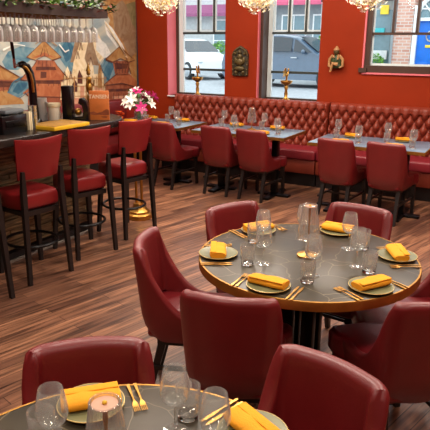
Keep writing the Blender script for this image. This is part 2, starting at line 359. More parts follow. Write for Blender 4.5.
MURAL = [
 ('blue', [(4.79,1.53),(4.89,1.64),(5.08,1.70),(5.30,1.68),(5.22,1.54),(5.02,1.43),(4.84,1.44)]),
 ('blue', [(5.63,1.66),(5.86,1.80),(6.01,1.75),(6.03,1.53),(5.90,1.35),(5.76,1.51)]),
 ('deepblue', [(5.74,1.68),(5.88,1.78),(5.99,1.70),(5.95,1.55),(5.83,1.50)]),
 ('blue', [(6.51,1.44),(6.70,1.62),(6.92,1.48),(6.76,1.20),(6.55,1.10)]),
 ('deepblue', [(6.57,1.35),(6.71,1.51),(6.82,1.43),(6.67,1.21)]),
 ('cream', [(6.02,1.85),(6.50,1.86),(6.70,1.62),(6.51,1.49),(6.36,1.65),(6.12,1.73)]),
 ('white', [(6.45,1.84),(6.66,1.73),(6.78,1.57),(6.60,1.54),(6.44,1.65)]),
 ('ochre', [(6.67,2.39),(7.48,2.45),(7.42,1.17),(7.22,1.27),(7.11,1.53),(6.91,1.73),(6.67,1.87),(6.77,2.06),(6.61,2.21)]),
 ('tan', [(6.83,2.22),(7.06,2.34),(7.41,2.11),(7.39,1.62),(7.21,1.53),(7.03,1.79),(6.85,1.92)]),
 ('olive', [(7.15,2.29),(7.45,2.34),(7.43,1.94),(7.28,2.02)]),
 ('white', [(6.64,2.05),(6.81,1.95),(7.03,1.73),(7.16,1.53),(7.01,1.56),(6.84,1.73),(6.67,1.87)]),
 ('tan', [(5.91,1.50),(6.03,1.78),(6.10,1.91),(6.34,1.91),(6.40,1.68),(6.49,1.44)]),
 ('cream', [(6.13,1.86),(6.22,1.91),(6.29,1.78),(6.18,1.52),(6.09,1.58)]),
 ('ochre', [(4.65,1.55),(4.76,1.48),(5.05,1.34),(4.97,1.30),(4.62,1.33)]),
 ('brick', [(4.62,1.34),(4.96,1.32),(4.90,1.18),(4.61,1.18)]),
 ('darkbrick', [(4.62,1.31),(4.91,1.30),(4.89,1.24),(4.61,1.25)]),
 ('ochre', [(4.61,1.20),(4.90,1.21),(5.04,1.08),(5.07,1.03),(4.59,1.05)]),
 ('blue', [(4.82,1.18),(4.91,1.30),(5.07,1.36),(5.24,1.30),(5.18,1.19),(4.98,1.11)]),
 ('deepblue', [(4.90,1.19),(5.00,1.29),(5.14,1.28),(5.12,1.22),(4.99,1.15)]),
 ('brick', [(5.13,1.07),(5.20,1.35),(5.74,1.30),(5.79,0.98),(5.78,0.92),(5.12,0.98)]),
 ('darkbrick', [(5.26,1.30),(5.70,1.28),(5.70,1.21),(5.25,1.23)]),
 ('rust', [(5.04,1.32),(5.26,1.47),(5.31,1.53),(5.62,1.52),(5.67,1.46),(5.85,1.29),(5.70,1.28),(5.16,1.31)]),
 ('darkbrick', [(5.31,1.46),(5.63,1.45),(5.64,1.42),(5.29,1.43)]),
 ('brick', [(5.32,1.54),(5.60,1.53),(5.59,1.45),(5.31,1.46)]),
 ('ochre', [(5.16,1.58),(5.46,1.76),(5.47,1.77),(5.75,1.57),(5.59,1.53),(5.45,1.60),(5.28,1.54)]),
 ('rust', [(5.24,1.56),(5.46,1.63),(5.64,1.56),(5.45,1.58)]),
 ('rust', [(5.05,1.16),(5.25,1.26),(5.70,1.23),(5.87,1.09),(5.79,1.06),(5.14,1.12)]),
 ('darkbrick', [(5.37,1.40),(5.47,1.39),(5.46,1.32),(5.36,1.32)]),
 ('cream', [(5.68,1.03),(5.72,1.26),(5.77,1.25),(5.78,1.35),(5.85,1.45),(5.90,1.35),(5.93,1.35),(5.97,1.50),(6.05,1.63),(6.13,1.78),(6.15,1.63),(6.20,1.52),(6.24,1.44),(6.31,1.55),(6.36,1.44),(6.37,1.33),(6.46,1.33),(6.51,1.44),(6.57,1.32),(6.58,1.21),(6.61,0.96)]),
 ('pink', [(5.75,1.02),(5.77,1.20),(6.53,1.16),(6.56,0.91),(5.75,0.97)]),
 ('cream', [(5.87,1.04),(5.89,1.30),(6.00,1.40),(6.08,1.29),(6.06,1.03)]),
 ('cream', [(6.14,1.02),(6.16,1.29),(6.27,1.39),(6.37,1.28),(6.35,1.00)]),
 ('darkbrick', [(6.03,1.32),(6.07,1.40),(6.13,1.31),(6.12,1.21),(6.02,1.22)]),
 ('darkbrick', [(5.92,1.22),(5.98,1.27),(6.02,1.22),(6.01,1.11),(5.91,1.12)]),
 ('darkbrick', [(6.22,1.20),(6.26,1.25),(6.32,1.20),(6.31,1.09),(6.21,1.10)]),
 ('ochre', [(6.42,1.14),(6.46,1.38),(6.49,1.49),(6.53,1.38),(6.53,1.13)]),
 ('brick', [(6.56,0.99),(6.60,1.18),(7.39,1.14),(7.39,0.74),(6.55,0.85)]),
 ('rust', [(6.55,1.17),(6.88,1.33),(7.14,1.32),(7.39,1.17),(7.38,1.10),(6.99,1.18)]),
 ('brick', [(6.78,1.50),(7.20,1.49),(7.14,1.30),(6.83,1.31)]),
 ('darkbrick', [(6.82,1.47),(7.15,1.45),(7.12,1.38),(6.84,1.38)]),
 ('ochre', [(6.62,1.53),(6.93,1.69),(6.98,1.71),(7.30,1.50),(7.15,1.48),(6.96,1.54),(6.78,1.48)]),
 ('darkbrick', [(6.66,1.11),(7.36,1.08),(7.36,1.04),(6.66,1.07)]),
 ('pink', [(6.75,1.00),(7.33,0.98),(7.35,0.84),(6.74,0.89)]),
 ('line', [(5.16,1.57),(5.30,1.53),(5.30,1.54),(5.16,1.58)]),
 ('line', [(5.30,1.53),(5.46,1.59),(5.45,1.59),(5.30,1.54)]),
 ('line', [(5.45,1.59),(5.58,1.53),(5.59,1.53),(5.46,1.59)]),
 ('line', [(5.59,1.52),(5.75,1.56),(5.75,1.57),(5.58,1.54)]),
 ('line', [(5.16,1.57),(5.47,1.77),(5.46,1.77),(5.16,1.58)]),
 ('line', [(5.46,1.77),(5.75,1.56),(5.75,1.57),(5.47,1.77)]),
 ('line', [(5.03,1.31),(5.17,1.29),(5.18,1.30),(5.04,1.32)]),
 ('line', [(5.17,1.29),(5.70,1.27),(5.70,1.28),(5.18,1.30)]),
 ('line', [(5.70,1.27),(5.85,1.28),(5.85,1.29),(5.70,1.28)]),
 ('line', [(5.04,1.32),(5.26,1.47),(5.25,1.47),(5.03,1.33)]),
 ('line', [(5.26,1.47),(5.32,1.52),(5.31,1.53),(5.25,1.47)]),
 ('line', [(5.62,1.52),(5.66,1.46),(5.67,1.46),(5.62,1.52)]),
 ('line', [(5.66,1.46),(5.85,1.28),(5.86,1.29),(5.67,1.46)]),
 ('line', [(5.08,1.16),(5.13,1.11),(5.14,1.12),(5.09,1.17)]),
 ('line', [(5.14,1.11),(5.79,1.05),(5.79,1.06),(5.14,1.12)]),
 ('line', [(5.80,1.05),(5.88,1.08),(5.87,1.09),(5.79,1.06)]),
 ('line', [(5.29,1.45),(5.63,1.44),(5.63,1.45),(5.29,1.46)]),
 ('line', [(5.29,1.42),(5.64,1.41),(5.64,1.42),(5.29,1.43)]),
 ('line', [(5.34,1.53),(5.34,1.46),(5.34,1.46),(5.35,1.53)]),
 ('line', [(5.41,1.53),(5.40,1.46),(5.41,1.46),(5.42,1.53)]),
 ('line', [(5.48,1.53),(5.47,1.46),(5.48,1.46),(5.49,1.53)]),
 ('line', [(5.55,1.53),(5.54,1.46),(5.55,1.46),(5.55,1.53)]),
 ('line', [(5.24,1.29),(5.23,1.23),(5.24,1.23),(5.24,1.29)]),
 ('line', [(5.32,1.29),(5.31,1.23),(5.32,1.23),(5.33,1.29)]),
 ('line', [(5.49,1.28),(5.48,1.22),(5.49,1.22),(5.50,1.28)]),
 ('line', [(5.57,1.28),(5.57,1.21),(5.58,1.21),(5.58,1.28)]),
 ('line', [(5.66,1.27),(5.66,1.21),(5.67,1.21),(5.67,1.27)]),
 ('line', [(5.47,1.74),(5.38,1.59),(5.39,1.58),(5.47,1.74)]),
 ('line', [(5.47,1.74),(5.45,1.58),(5.46,1.58),(5.47,1.74)]),
 ('line', [(5.47,1.74),(5.52,1.58),(5.53,1.58),(5.47,1.74)]),
 ('line', [(4.62,1.32),(4.97,1.29),(4.97,1.30),(4.62,1.33)]),
 ('line', [(4.97,1.29),(5.05,1.33),(5.05,1.33),(4.97,1.30)]),
 ('line', [(4.65,1.55),(4.75,1.48),(4.76,1.49),(4.66,1.55)]),
 ('line', [(4.75,1.48),(5.05,1.33),(5.05,1.34),(4.76,1.49)]),
 ('line', [(4.70,1.31),(4.69,1.20),(4.70,1.20),(4.71,1.31)]),
 ('line', [(4.77,1.30),(4.76,1.19),(4.77,1.19),(4.78,1.30)]),
 ('line', [(4.85,1.30),(4.83,1.19),(4.84,1.19),(4.85,1.30)]),
 ('line', [(6.62,1.51),(6.77,1.47),(6.78,1.49),(6.63,1.53)]),
 ('line', [(6.78,1.47),(6.97,1.52),(6.96,1.53),(6.77,1.49)]),
 ('line', [(6.96,1.52),(7.15,1.47),(7.16,1.48),(6.97,1.53)]),
 ('line', [(7.16,1.47),(7.31,1.49),(7.30,1.50),(7.15,1.48)]),
 ('line', [(6.63,1.52),(6.95,1.70),(6.94,1.70),(6.62,1.53)]),
 ('line', [(6.94,1.69),(7.30,1.50),(7.31,1.50),(6.95,1.70)]),
 ('line', [(6.86,1.48),(6.84,1.33),(6.85,1.33),(6.88,1.48)]),
 ('line', [(6.93,1.48),(6.91,1.32),(6.92,1.32),(6.95,1.48)]),
 ('line', [(7.00,1.48),(6.98,1.32),(7.00,1.32),(7.02,1.48)]),
 ('line', [(7.07,1.48),(7.05,1.32),(7.07,1.32),(7.09,1.48)]),
 ('line', [(7.15,1.48),(7.12,1.32),(7.14,1.32),(7.16,1.48)]),
 ('line', [(6.55,1.16),(6.99,1.16),(6.99,1.18),(6.55,1.17)]),
 ('line', [(6.99,1.16),(7.38,1.08),(7.39,1.09),(6.99,1.18)]),
 ('line', [(6.56,1.17),(6.89,1.32),(6.88,1.33),(6.55,1.18)]),
 ('line', [(6.83,1.30),(7.14,1.29),(7.14,1.30),(6.83,1.31)]),
 ('line', [(6.65,1.05),(6.64,0.90),(6.65,0.90),(6.66,1.05)]),
 ('line', [(6.76,1.05),(6.75,0.89),(6.77,0.89),(6.78,1.04)]),
 ('line', [(6.88,1.04),(6.87,0.88),(6.88,0.88),(6.89,1.04)]),
 ('line', [(7.00,1.03),(6.99,0.87),(7.00,0.87),(7.01,1.03)]),
 ('line', [(7.12,1.02),(7.11,0.86),(7.12,0.86),(7.13,1.02)]),
 ('line', [(7.25,1.01),(7.24,0.85),(7.25,0.85),(7.26,1.01)]),
 ('ochre', [(5.76,1.33),(5.73,1.04),(5.74,1.04),(5.77,1.33)]),
 ('ochre', [(5.82,1.33),(5.79,1.03),(5.81,1.03),(5.83,1.33)]),
 ('ochre', [(5.87,1.32),(5.84,1.03),(5.85,1.03),(5.88,1.32)]),
 ('ochre', [(5.95,1.32),(5.93,1.02),(5.94,1.02),(5.97,1.32)]),
 ('ochre', [(6.19,1.31),(6.16,1.00),(6.18,1.00),(6.20,1.31)]),
 ('ochre', [(6.32,1.31),(6.30,0.99),(6.31,0.99),(6.33,1.31)]),
 ('ochre', [(6.40,1.30),(6.37,0.99),(6.38,0.99),(6.41,1.30)]),
 ('ochre', [(6.45,1.30),(6.42,0.99),(6.44,0.98),(6.46,1.30)]),
 ('ochre', [(6.56,1.30),(6.53,0.98),(6.55,0.98),(6.57,1.30)]),
 ('ochre', [(6.60,1.29),(6.58,0.97),(6.59,0.97),(6.61,1.29)]),
 ('ochre', [(5.72,1.30),(6.61,1.26),(6.61,1.27),(5.72,1.31)]),
 ('ochre', [(5.71,1.20),(6.60,1.15),(6.60,1.16),(5.71,1.21)]),
 ('ochre', [(5.71,1.13),(6.59,1.07),(6.59,1.08),(5.71,1.13)]),
 ('ochre', [(5.70,1.07),(6.59,1.01),(6.59,1.02),(5.70,1.08)]),
 ('line', [(5.75,1.29),(5.79,1.39),(5.78,1.39),(5.75,1.29)]),
 ('line', [(5.78,1.39),(5.80,1.29),(5.81,1.29),(5.79,1.39)]),
 ('line', [(5.87,1.29),(5.90,1.39),(5.89,1.39),(5.86,1.29)]),
 ('line', [(5.89,1.39),(5.91,1.28),(5.92,1.28),(5.90,1.39)]),
 ('line', [(6.02,1.54),(6.06,1.64),(6.05,1.64),(6.01,1.54)]),
 ('line', [(6.05,1.64),(6.07,1.54),(6.08,1.54),(6.06,1.64)]),
 ('line', [(6.09,1.65),(6.13,1.75),(6.12,1.76),(6.08,1.65)]),
 ('line', [(6.12,1.75),(6.14,1.65),(6.15,1.65),(6.13,1.76)]),
 ('line', [(6.21,1.38),(6.25,1.48),(6.24,1.48),(6.20,1.38)]),
 ('line', [(6.24,1.48),(6.26,1.38),(6.27,1.38),(6.25,1.48)]),
 ('line', [(6.27,1.45),(6.31,1.56),(6.30,1.56),(6.26,1.46)]),
 ('line', [(6.30,1.56),(6.33,1.45),(6.34,1.45),(6.31,1.56)]),
 ('line', [(6.47,1.34),(6.51,1.45),(6.50,1.45),(6.46,1.34)]),
 ('line', [(6.50,1.45),(6.53,1.34),(6.54,1.34),(6.51,1.45)]),
 ('cream', [(6.63,2.02),(6.79,1.86),(6.82,1.87),(6.65,2.03)]),
 ('cream', [(6.79,1.86),(6.92,1.73),(6.94,1.74),(6.82,1.87)]),
 ('cream', [(6.92,1.73),(7.10,1.53),(7.12,1.54),(6.94,1.74)]),
 ('darkbrick', [(6.67,1.92),(6.88,1.76),(6.89,1.76),(6.68,1.92)]),
 ('darkbrick', [(6.88,1.76),(7.08,1.56),(7.09,1.57),(6.89,1.76)]),
 ('darkbrick', [(7.08,1.56),(7.18,1.30),(7.20,1.30),(7.09,1.56)]),
 ('deepblue', [(4.83,1.19),(4.92,1.29),(4.91,1.30),(4.82,1.19)]),
 ('deepblue', [(4.91,1.29),(5.07,1.35),(5.07,1.36),(4.91,1.30)]),
 ('deepblue', [(4.98,1.10),(5.18,1.18),(5.18,1.19),(4.98,1.11)]),
 ('deepblue', [(5.18,1.19),(5.25,1.30),(5.23,1.31),(5.17,1.19)]),
 ('white', [(5.70,1.72),(5.80,1.63),(5.82,1.63),(5.72,1.73)]),
 ('white', [(5.81,1.62),(5.89,1.65),(5.88,1.66),(5.81,1.64)]),
 ('white', [(4.81,1.65),(4.99,1.72),(4.99,1.73),(4.80,1.67)]),
 ('white', [(4.99,1.72),(5.14,1.70),(5.14,1.71),(4.99,1.73)]),
 ('tan', [(5.31,1.72),(5.41,1.77),(5.40,1.78),(5.30,1.73)]),
 ('tan', [(5.41,1.76),(5.54,1.77),(5.54,1.78),(5.41,1.78)]),
 ('tan', [(5.53,1.77),(5.66,1.70),(5.68,1.71),(5.55,1.78)]),
 ('border', [(7.39,2.47),(7.43,2.48),(7.38,0.71),(7.33,0.72)]),
]
# ------------------------------------------------------------------ the room
m = MB().box((-1.3, 2.6, -.05), (9.0, 10.6, .1)); struct('floor', m, 'floor_planks')
m = MB().box((-1.3, 2.6, 3.35), (9.0, 10.6, .1)); struct('ceiling', m, 'ceiling_paint')
m = MB().box((-5.55, 2.6, 1.65), (.2, 10.6, 3.3)); struct('wall_left', m, 'wall_side')
m = MB().box((3.1, 2.6, 1.65), (.2, 10.6, 3.3)); struct('wall_right', m, 'wall_side')
m = MB().box((-1.3, -2.6, 1.65), (8.6, .2, 3.3)); struct('wall_front', m, 'wall_side')
WY0, WY1 = 7.4, 7.78
W1, W2, W3 = (-4.89, -3.93), (-3.43, -2.55), (-1.985, -.1)
def span(m, x0, x1, z0, z1, y0=WY0, y1=WY1, mi=0): m.box(((x0+x1)/2, (y0+y1)/2, (z0+z1)/2), (x1-x0, y1-y0, z1-z0), mi=mi)
m = MB()
span(m, -5.45, 3.0, 0, 1.0); span(m, -5.45, 3.0, 3.05, 3.3)
for a, b in ((-5.45, W1[0]), (W1[1], W2[0]), (W2[1], W3[0]), (W3[1], 3.0)): span(m, a, b, 1.0, 3.05)
span(m, W3[0], W3[1], 1.0, 1.42)
struct('wall_back', m, 'wall_red')
m = MB(); span(m, W1[0], W1[0]+.008, 1.0, 3.05, 7.395, 7.62); struct('trim_1', m, 'reveal_skylit')
m = MB(); span(m, W2[0], W2[0]+.008, 1.0, 3.05, 7.395, 7.46); struct('trim_2', m, 'reveal_skylit')
m = MB(); span(m, W3[0], W3[0]+.02, 1.40, 3.05, 7.39, 7.43); span(m, W3[0]+.02, W3[1], 1.40, 1.42, 7.38, 7.43); struct('trim_3', m, 'reveal_skylit')
m = MB(); span(m, W1[0], W1[1], .985, 1.0, 7.37, 7.7); struct('trim_4', m, 'paint_white')
m = MB(); span(m, W2[0], W2[1], .985, 1.0, 7.37, 7.7); struct('trim_5', m, 'paint_white')
m = MB(); span(m, -5.45, 3.0, 0, .12, 7.38, 7.4); struct('baseboard_back', m, 'plinth_dark')
m = MB(); span(m, -5.45, -5.43, 0, .12, -2.5, 7.38); struct('baseboard_left', m, 'plinth_dark')

def sash(name, x0, x1, fy, pale):
    """tall window: dark outer frame, pale casing, a bar at 1.9, a low bar at 1.38 and three upper panes"""
    y = 7.66
    m = MB(); span(m, x0, x0+.05, 1.0, 3.05, fy, y+.03); span(m, x1-.03, x1, 1.0, 3.05, y-.03, y+.03)
    span(m, x0, x1, 3.0, 3.05, y-.03, y+.03); span(m, x0, x1, 1.0, 1.03, y-.03, y+.03)
    w = struct(name, m, 'window_frame_dark')
    m = MB(); span(m, x0+.05, x0+.05+pale, 1.03, 3.0, y-.02, y+.02); span(m, x1-.05, x1-.03, 1.03, 3.0, y-.02, y+.02)
    xa, xb = x0+.05+pale, x1-.05
    for i in range(3):                       # pale rim round each upper light
        a = xa+(xb-xa)*i/3; b = xa+(xb-xa)*(i+1)/3
        span(m, a+.012, a+.03, 1.915, 2.98, y-.012, y+.012); span(m, b-.03, b-.012, 1.915, 2.98, y-.012, y+.012)
        span(m, a+.03, b-.03, 1.915, 1.935, y-.012, y+.012)
    build('casing', m, 'window_frame_pale', w)
    for z in (1.377, 1.895):
        m = MB(); span(m, xa, xb, z-.016, z+.016, y-.03, y+.02); build('glazing_bar', m, 'frame_green', w)
    for i in (1, 2):
        a = xa+(xb-xa)*i/3; m = MB(); span(m, a-.013, a+.013, 1.9, 3.0, y-.03, y+.02); build('mullion', m, 'frame_green', w)
    m = MB().add([(x0, y, 1.0), (x1, y, 1.0), (x1, y, 3.05), (x0, y, 3.05)], [(0, 1, 2, 3)]); build('pane', m, 'window_glass', w, 0)
sash('window_1', W1[0], W1[1], 7.62, .075)
sash('window_2', W2[0], W2[1], 7.46, .06)
m = MB(); x0, x1 = W3; y = 7.5
span(m, x0+.02, x0+.085, 1.42, 3.05, 7.42, 7.55); span(m, x1-.06, x1, 1.42, 3.05, 7.42, 7.55); span(m, x0+.02, x1, 2.98, 3.05, 7.42, 7.55); span(m, x0, x1, 1.42, 1.505, 7.4, 7.55)
span(m, x0-.035, x0+.06, 1.42, 1.475, 7.37, 7.4)
w = struct('window_3', m, 'window_frame_dark')
m = MB(); span(m, x0+.085, x0+.10, 1.505, 2.98, 7.47, 7.5); span(m, x0+.10, x1-.06, 1.505, 1.53, 7.47, 7.5); build('casing', m, 'window_frame_pale', w)
m = MB(); span(m, x0+.085, x1-.06, 1.868, 1.898, 7.44, 7.52); build('glazing_bar', m, 'window_frame_dark', w)
for a in (-1.655, -1.375, -1.09, -.8, -.5):
    m = MB(); span(m, a-.016, a+.016, 1.89, 2.98, 7.44, 7.52); build('mullion', m, 'window_frame_dark', w)
m = MB().add([(x0, 7.5, 1.42), (x1, 7.5, 1.42), (x1, 7.5, 3.05), (x0, 7.5, 3.05)], [(0, 1, 2, 3)]); build('pane', m, 'window_glass', w, 0)

# ------------------------------------------------------------------ mural on the side wall
names = ['sky', 'blue', 'deepblue', 'cream', 'white', 'ochre', 'tan', 'olive', 'brick', 'darkbrick', 'pink', 'border', 'line', 'rust']
m = MB().box((-5.444, 5.3, 1.75), (.012, 4.16, 1.9))
for i, (k, pts) in enumerate(MURAL):
    x = -5.4375+.00012*i
    pts = [(max(3.23, min(7.378, py)), max(.81, min(2.69, pz))) for py, pz in pts]
    m.add([(x, py, pz) for py, pz in pts], [tuple(range(len(pts)))], names.index(k))
o = build('temple_mural', m, ['mural_'+k for k in names], smooth=0)
tag(o, 'large painted mural of brick pagodas and a cream temple under a cloudy blue sky', 'mural')

# ------------------------------------------------------------------ chairs
def chair_shell():
    m = MB(); path = []
    hw, yb, rc, yf = .209, -.25, .08, .16
    # plan path, right front -> round the back -> left front; entries (x, y, nx, ny, d), d = run forward from the start of the corner
    n = 16; arc = rc*PI/2
    for i in range(n): y = yf-(yf-(yb+rc))*i/n; path.append((hw, y, 1, 0, y-(yb+rc)+arc))
    for i in range(9): a = -PI/2*i/8; path.append((hw-rc+rc*math.cos(a), yb+rc+rc*math.sin(a), math.cos(a), math.sin(a), arc*(1-i/8)))
    for i in range(1, 8): path.append(((hw-rc)*(1-2*i/8), yb-.02*math.sin(PI*i/8), 0, -1, 0))
    path += [(-p[0], p[1], -p[2], p[3], p[4]) for p in reversed(path[:n+9])]
    P = []; th = .055; zb = .35
    for x, y, nx, ny, d in path:
        if d > .085: h = .478+.357*max(0, 1-(d-.085)/.29)**2.9
        else: h = .835
        if d > 0: h -= .006*min(1, d/.085)
        row = []
        for t in (0, .03, .08, .16, .28, .42, .56, .7, .82, .92): row.append((0.0, zb+(h-.025-zb)*t))
        for k in range(7):
            a = PI*k/6; row.append((th/2-th/2*math.cos(a), h-.027+.027*math.sin(a)))
        for t in (.92, .8, .65, .5, .35, .2): row.append((th, zb+.06+(h-.027-zb-.06)*t))
        out = []
        for inn, z in row:
            q = max(0, (z-zb)/.495)
            sx = .84+.16*min(1, q*1.3)**.6
            rec = -.05*q*max(0, min(1, (yf-y)/(yf-yb)))
            out.append(((x-nx*inn)*sx, y-ny*inn+rec+(.05*(1-min(1, q*4))**2 if y < 0 else 0), z))
        P.append(out)
    m.grid(P)
    m.f.append(tuple(range(len(P[0])))[::-1]); m.m.append(0)
    o = len(P[0])*(len(P)-1); m.f.append(tuple(o+i for i in range(len(P[0])))); m.m.append(0)
    return m
def make_chair():
    t = thing('dining_chair', '', 'chair')
    build('backrest', chair_shell(), 'leather_burgundy', t, 60)
    m = MB(); L = [(-.155, -.228), (-.176, -.16), (-.176, .10), (-.19, .14), (-.215, .18), (-.21, .25), (-.185, .275)]
    m.prism(L+[(-x, y) for x, y in reversed(L)], .355, .478, .03, seg=4)
    build('seat', m, 'leather_seat', t, 60)
    for x, y, bx, by in ((-.17, .215, -.18, .235), (.17, .215, .18, .235), (-.14, -.15, -.15, -.24), (.14, -.15, .15, -.24)):
        build('leg', MB().taper((bx, by, 0), (x, y, .37), .014, .021), 'wood_black', t)
    m = MB().box((0, .02, .345), (.33, .4, .03)); build('seat_frame', m, 'wood_black', t)
    for s in (-1, 1): build('stretcher', MB().box((.168*s, -.01, .205), (.016, .43, .02), rot=(0, 0, 0)), 'wood_black', t)
    build('stretcher', MB().box((0, .0, .205), (.33, .016, .018)), 'wood_black', t)
    return t
chair = make_chair()
def put_chair(bx, by, fx, fy, label, group):
    l = math.hypot(fx, fy); fx /= l; fy /= l
    place(chair, label, 'chair', (bx+.29*fx, by+.29*fy, 0), face(fx, fy), group)
G = 'burgundy chairs around the large round table'
put_chair(-1.53, 2.95, .90, -.42, 'burgundy chair at the round table, inner back showing, closest to the bar stools', G)
put_chair(-.82, 3.33, -.12, -.99, 'burgundy chair on the window side of the round table, inner back showing', G)
put_chair(-1.625, 2.19, .92, .38, 'burgundy chair seen side-on with sweeping wing, between the bar and the round table', G)
put_chair(-.915, 1.765, -.27, .96, 'burgundy chair with plain outer back towards us, tucked under the round table', G)
put_chair(-.19, 2.14, -.66, .75, 'burgundy chair beside the round table with its outer back and long seat both showing', G)
put_chair(-.15, 2.92, -.9, -.43, 'burgundy chair at the round table, mostly cut off by the photo edge', G)
G = 'burgundy chairs at the table closest to us'
put_chair(-1.16, 1.265, .64, -.77, 'burgundy chair facing us behind the two brass forks of the front table', G)
put_chair(-.42, 1.54, -.25, -.97, 'burgundy chair facing us with lit rounded top edge, beside the front table', G)
G = 'burgundy chairs along the window tables'
put_chair(-3.98, 5.80, .12, .99, 'burgundy chair at the window table nearest the bar and the flowers', G)
put_chair(-3.23, 5.82, 0, 1, 'burgundy chair at the middle window table, on its bar side', G)
put_chair(-2.76, 5.79, .1, .99, 'burgundy chair at the middle window table, seat jutting out beside the table post', G)
put_chair(-1.745, 5.66, .1, .99, 'burgundy chair at the blue-door window table, nearer the middle table', G)
put_chair(-1.24, 5.68, .12, .99, 'burgundy chair at the blue-door window table, away from the middle table', G)

def make_stool():
    t = thing('bar_stool', '', 'bar stool')
    P = []; W = 21
    for i in range(W+1):
        u = -1+2*i/W; row = []
        prof = [(0, .0), (0, .1), (0, .3), (0, .5), (0, .7), (0, .9)]
        zb, zt = .79, 1.07+.012*abs(u)**2
        hw = .185; e = (1-abs(u)**6)
        th = .055*max(.25, e)
        for tt in (0, .08, .25, .45, .65, .85, .95): row.append((0, zb+(zt-zb)*tt))
        for k in range(1, 4): a = PI*k/4; row.append((th/2-th/2*math.cos(a), zt+.012*math.sin(a)))
        for tt in (.95, .85, .65, .45, .25, .08, 0): row.append((th, zb+(zt-zb)*tt))
        out = []
        for inn, z in row:
            q = (z-zb)/.28
            out.append((u*hw*(.92+.16*q), -.175-.05*q+inn+.045*u*u, z))
        P.append(out)
    m = MB().grid(P, cv=True); k = len(P[0]); m.f.append(tuple(range(k))[::-1]); m.m.append(0); o = k*W; m.f.append(tuple(o+i for i in range(k))); m.m.append(0)
    build('backrest', m, 'leather_stool', t, 60)
    pl = [(-.17, -.17), (-.195, .0), (-.19, .15), (-.15, .2), (.15, .2), (.19, .15), (.195, .0), (.17, -.17)]
    build('seat', MB().prism([(x*.93, y*.93+.02) for x, y in pl], .545, .69, .045, seg=4), 'leather_stool', t, 60)
    build('seat_frame', MB().box((0, .01, .53), (.31, .31, .035)), 'wood_black', t)
    for s in (-1, 1):
        build('leg', MB().taper((.185*s, .19, 0), (.155*s, .15, .54), .015, .02), 'wood_black', t)
        m = MB().taper((.19*s, -.2, 0), (.165*s, -.175, .7), .015, .019); m.taper((.165*s, -.175, .7), (.165*s, -.185, .86), .019, .012)
        build('leg', m, 'wood_black', t)
    ring = [(.19*math.cos(a), .02+.21*math.sin(a), .27) for a in [2*PI*i/32 for i in range(32)]]
    build('foot_ring', MB().tube(ring, .012, 8, closed=True), 'metal_black', t)
    return t
stool = make_stool()
for (x, y, rx, lab) in ((-3.29, 2.43, .1, 'red padded bar stool mostly cut off by the photo edge'),
                        (-3.29, 3.04, .16, 'red padded bar stool in front of the yellow tray, second from the photo edge'),
                        (-3.31, 3.64, .3, 'red padded bar stool in front of the orange menu, between two other stools'),
                        (-3.31, 4.24, .18, 'red padded bar stool at the rounded end of the bar')):
    place(stool, lab, 'bar stool', (x, y, 0), face(-1, rx), 'red bar stools along the bar')

# ------------------------------------------------------------------ tufted banquettes under the windows
def banquette(x0, x1, label):
    t = thing('tufted_banquette', label, 'banquette', ((x0+x1)/2, 7.1, 0), 0, 'tufted banquettes under the windows')
    hw = (x1-x0)/2; P = []
    nu = int((x1-x0)/.008); nv = 64; zb, zt = .44, 1.03; pu, pv = .056, .18
    def depth(x, z):
        a = x/pu+(zt-.075-z)/pv*2; b = x/pu-(zt-.075-z)/pv*2
        k = (abs(math.sin(PI*a/2)*math.sin(PI*b/2)))**.42
        if z > zt-.075: k = .3+.7*abs(math.sin(PI*x/pu/2))**.5
        return k
    for i in range(nu+1):
        x = -hw+2*hw*i/nu; row = []
        e = min(1, (hw-abs(x))/.03)**.5 if hw-abs(x) < .03 else 1
        for j in range(nv+1):
            z = zb+(zt-.03-zb)*j/nv
            y = .15-.10*(.3+.7*depth(x, z))*e+.06*(z-zb)/.6*1
            row.append((x, y, z))
        yl = row[-1][1]
        for k in range(1, 9):
            a = PI*k/8; rr = (.28-yl)/2
            row.append((x, yl+rr-rr*math.cos(a), zt-.03+.04*math.sin(a)*(.75+.25*depth(x, zt-.02))))
        row.append((x, .28, zb)); P.append(row)
    m = MB().grid(P); k = len(P[0]); m.f.append(tuple(range(k))); m.m.append(0); o = k*nu; m.f.append(tuple(reversed([o+i for i in range(k)]))); m.m.append(0)
    build('tufted_backrest', m, 'leather_tufted', t, 75)
    build('seat', MB().box((0, -.06, .405), (2*hw-.004, .46, .13), .03, 4), 'leather_bench', t, 60)
    build('seat_front', MB().box((0, -.02, .255), (2*hw-.004, .5, .17), .008), 'leather_tufted', t)
    build('plinth', MB().box((0, .02, .085), (2*hw-.004, .46, .17)), 'plinth_dark', t)
banquette(-4.69, -2.335, 'deep-buttoned red leather banquette under the two tall windows')
banquette(-2.325, .6, 'deep-buttoned red leather banquette under the window with the blue door outside')
# plain bench below the mural
t = thing('wall_bench', 'dark burgundy upholstered bench below the mural, mostly hidden by the bar', 'bench', (-5.12, 5.3, 0))
build('backrest', MB().box((-.24, -.1, .73), (.14, 3.4, .46), .03, 3), 'leather_burgundy', t, 60)
build('seat', MB().box((0, -.1, .39), (.6, 3.4, .14), .03, 3), 'leather_burgundy', t, 60)
build('plinth', MB().box((-.04, -.1, .16), (.5, 3.36, .32)), 'plinth_dark', t)

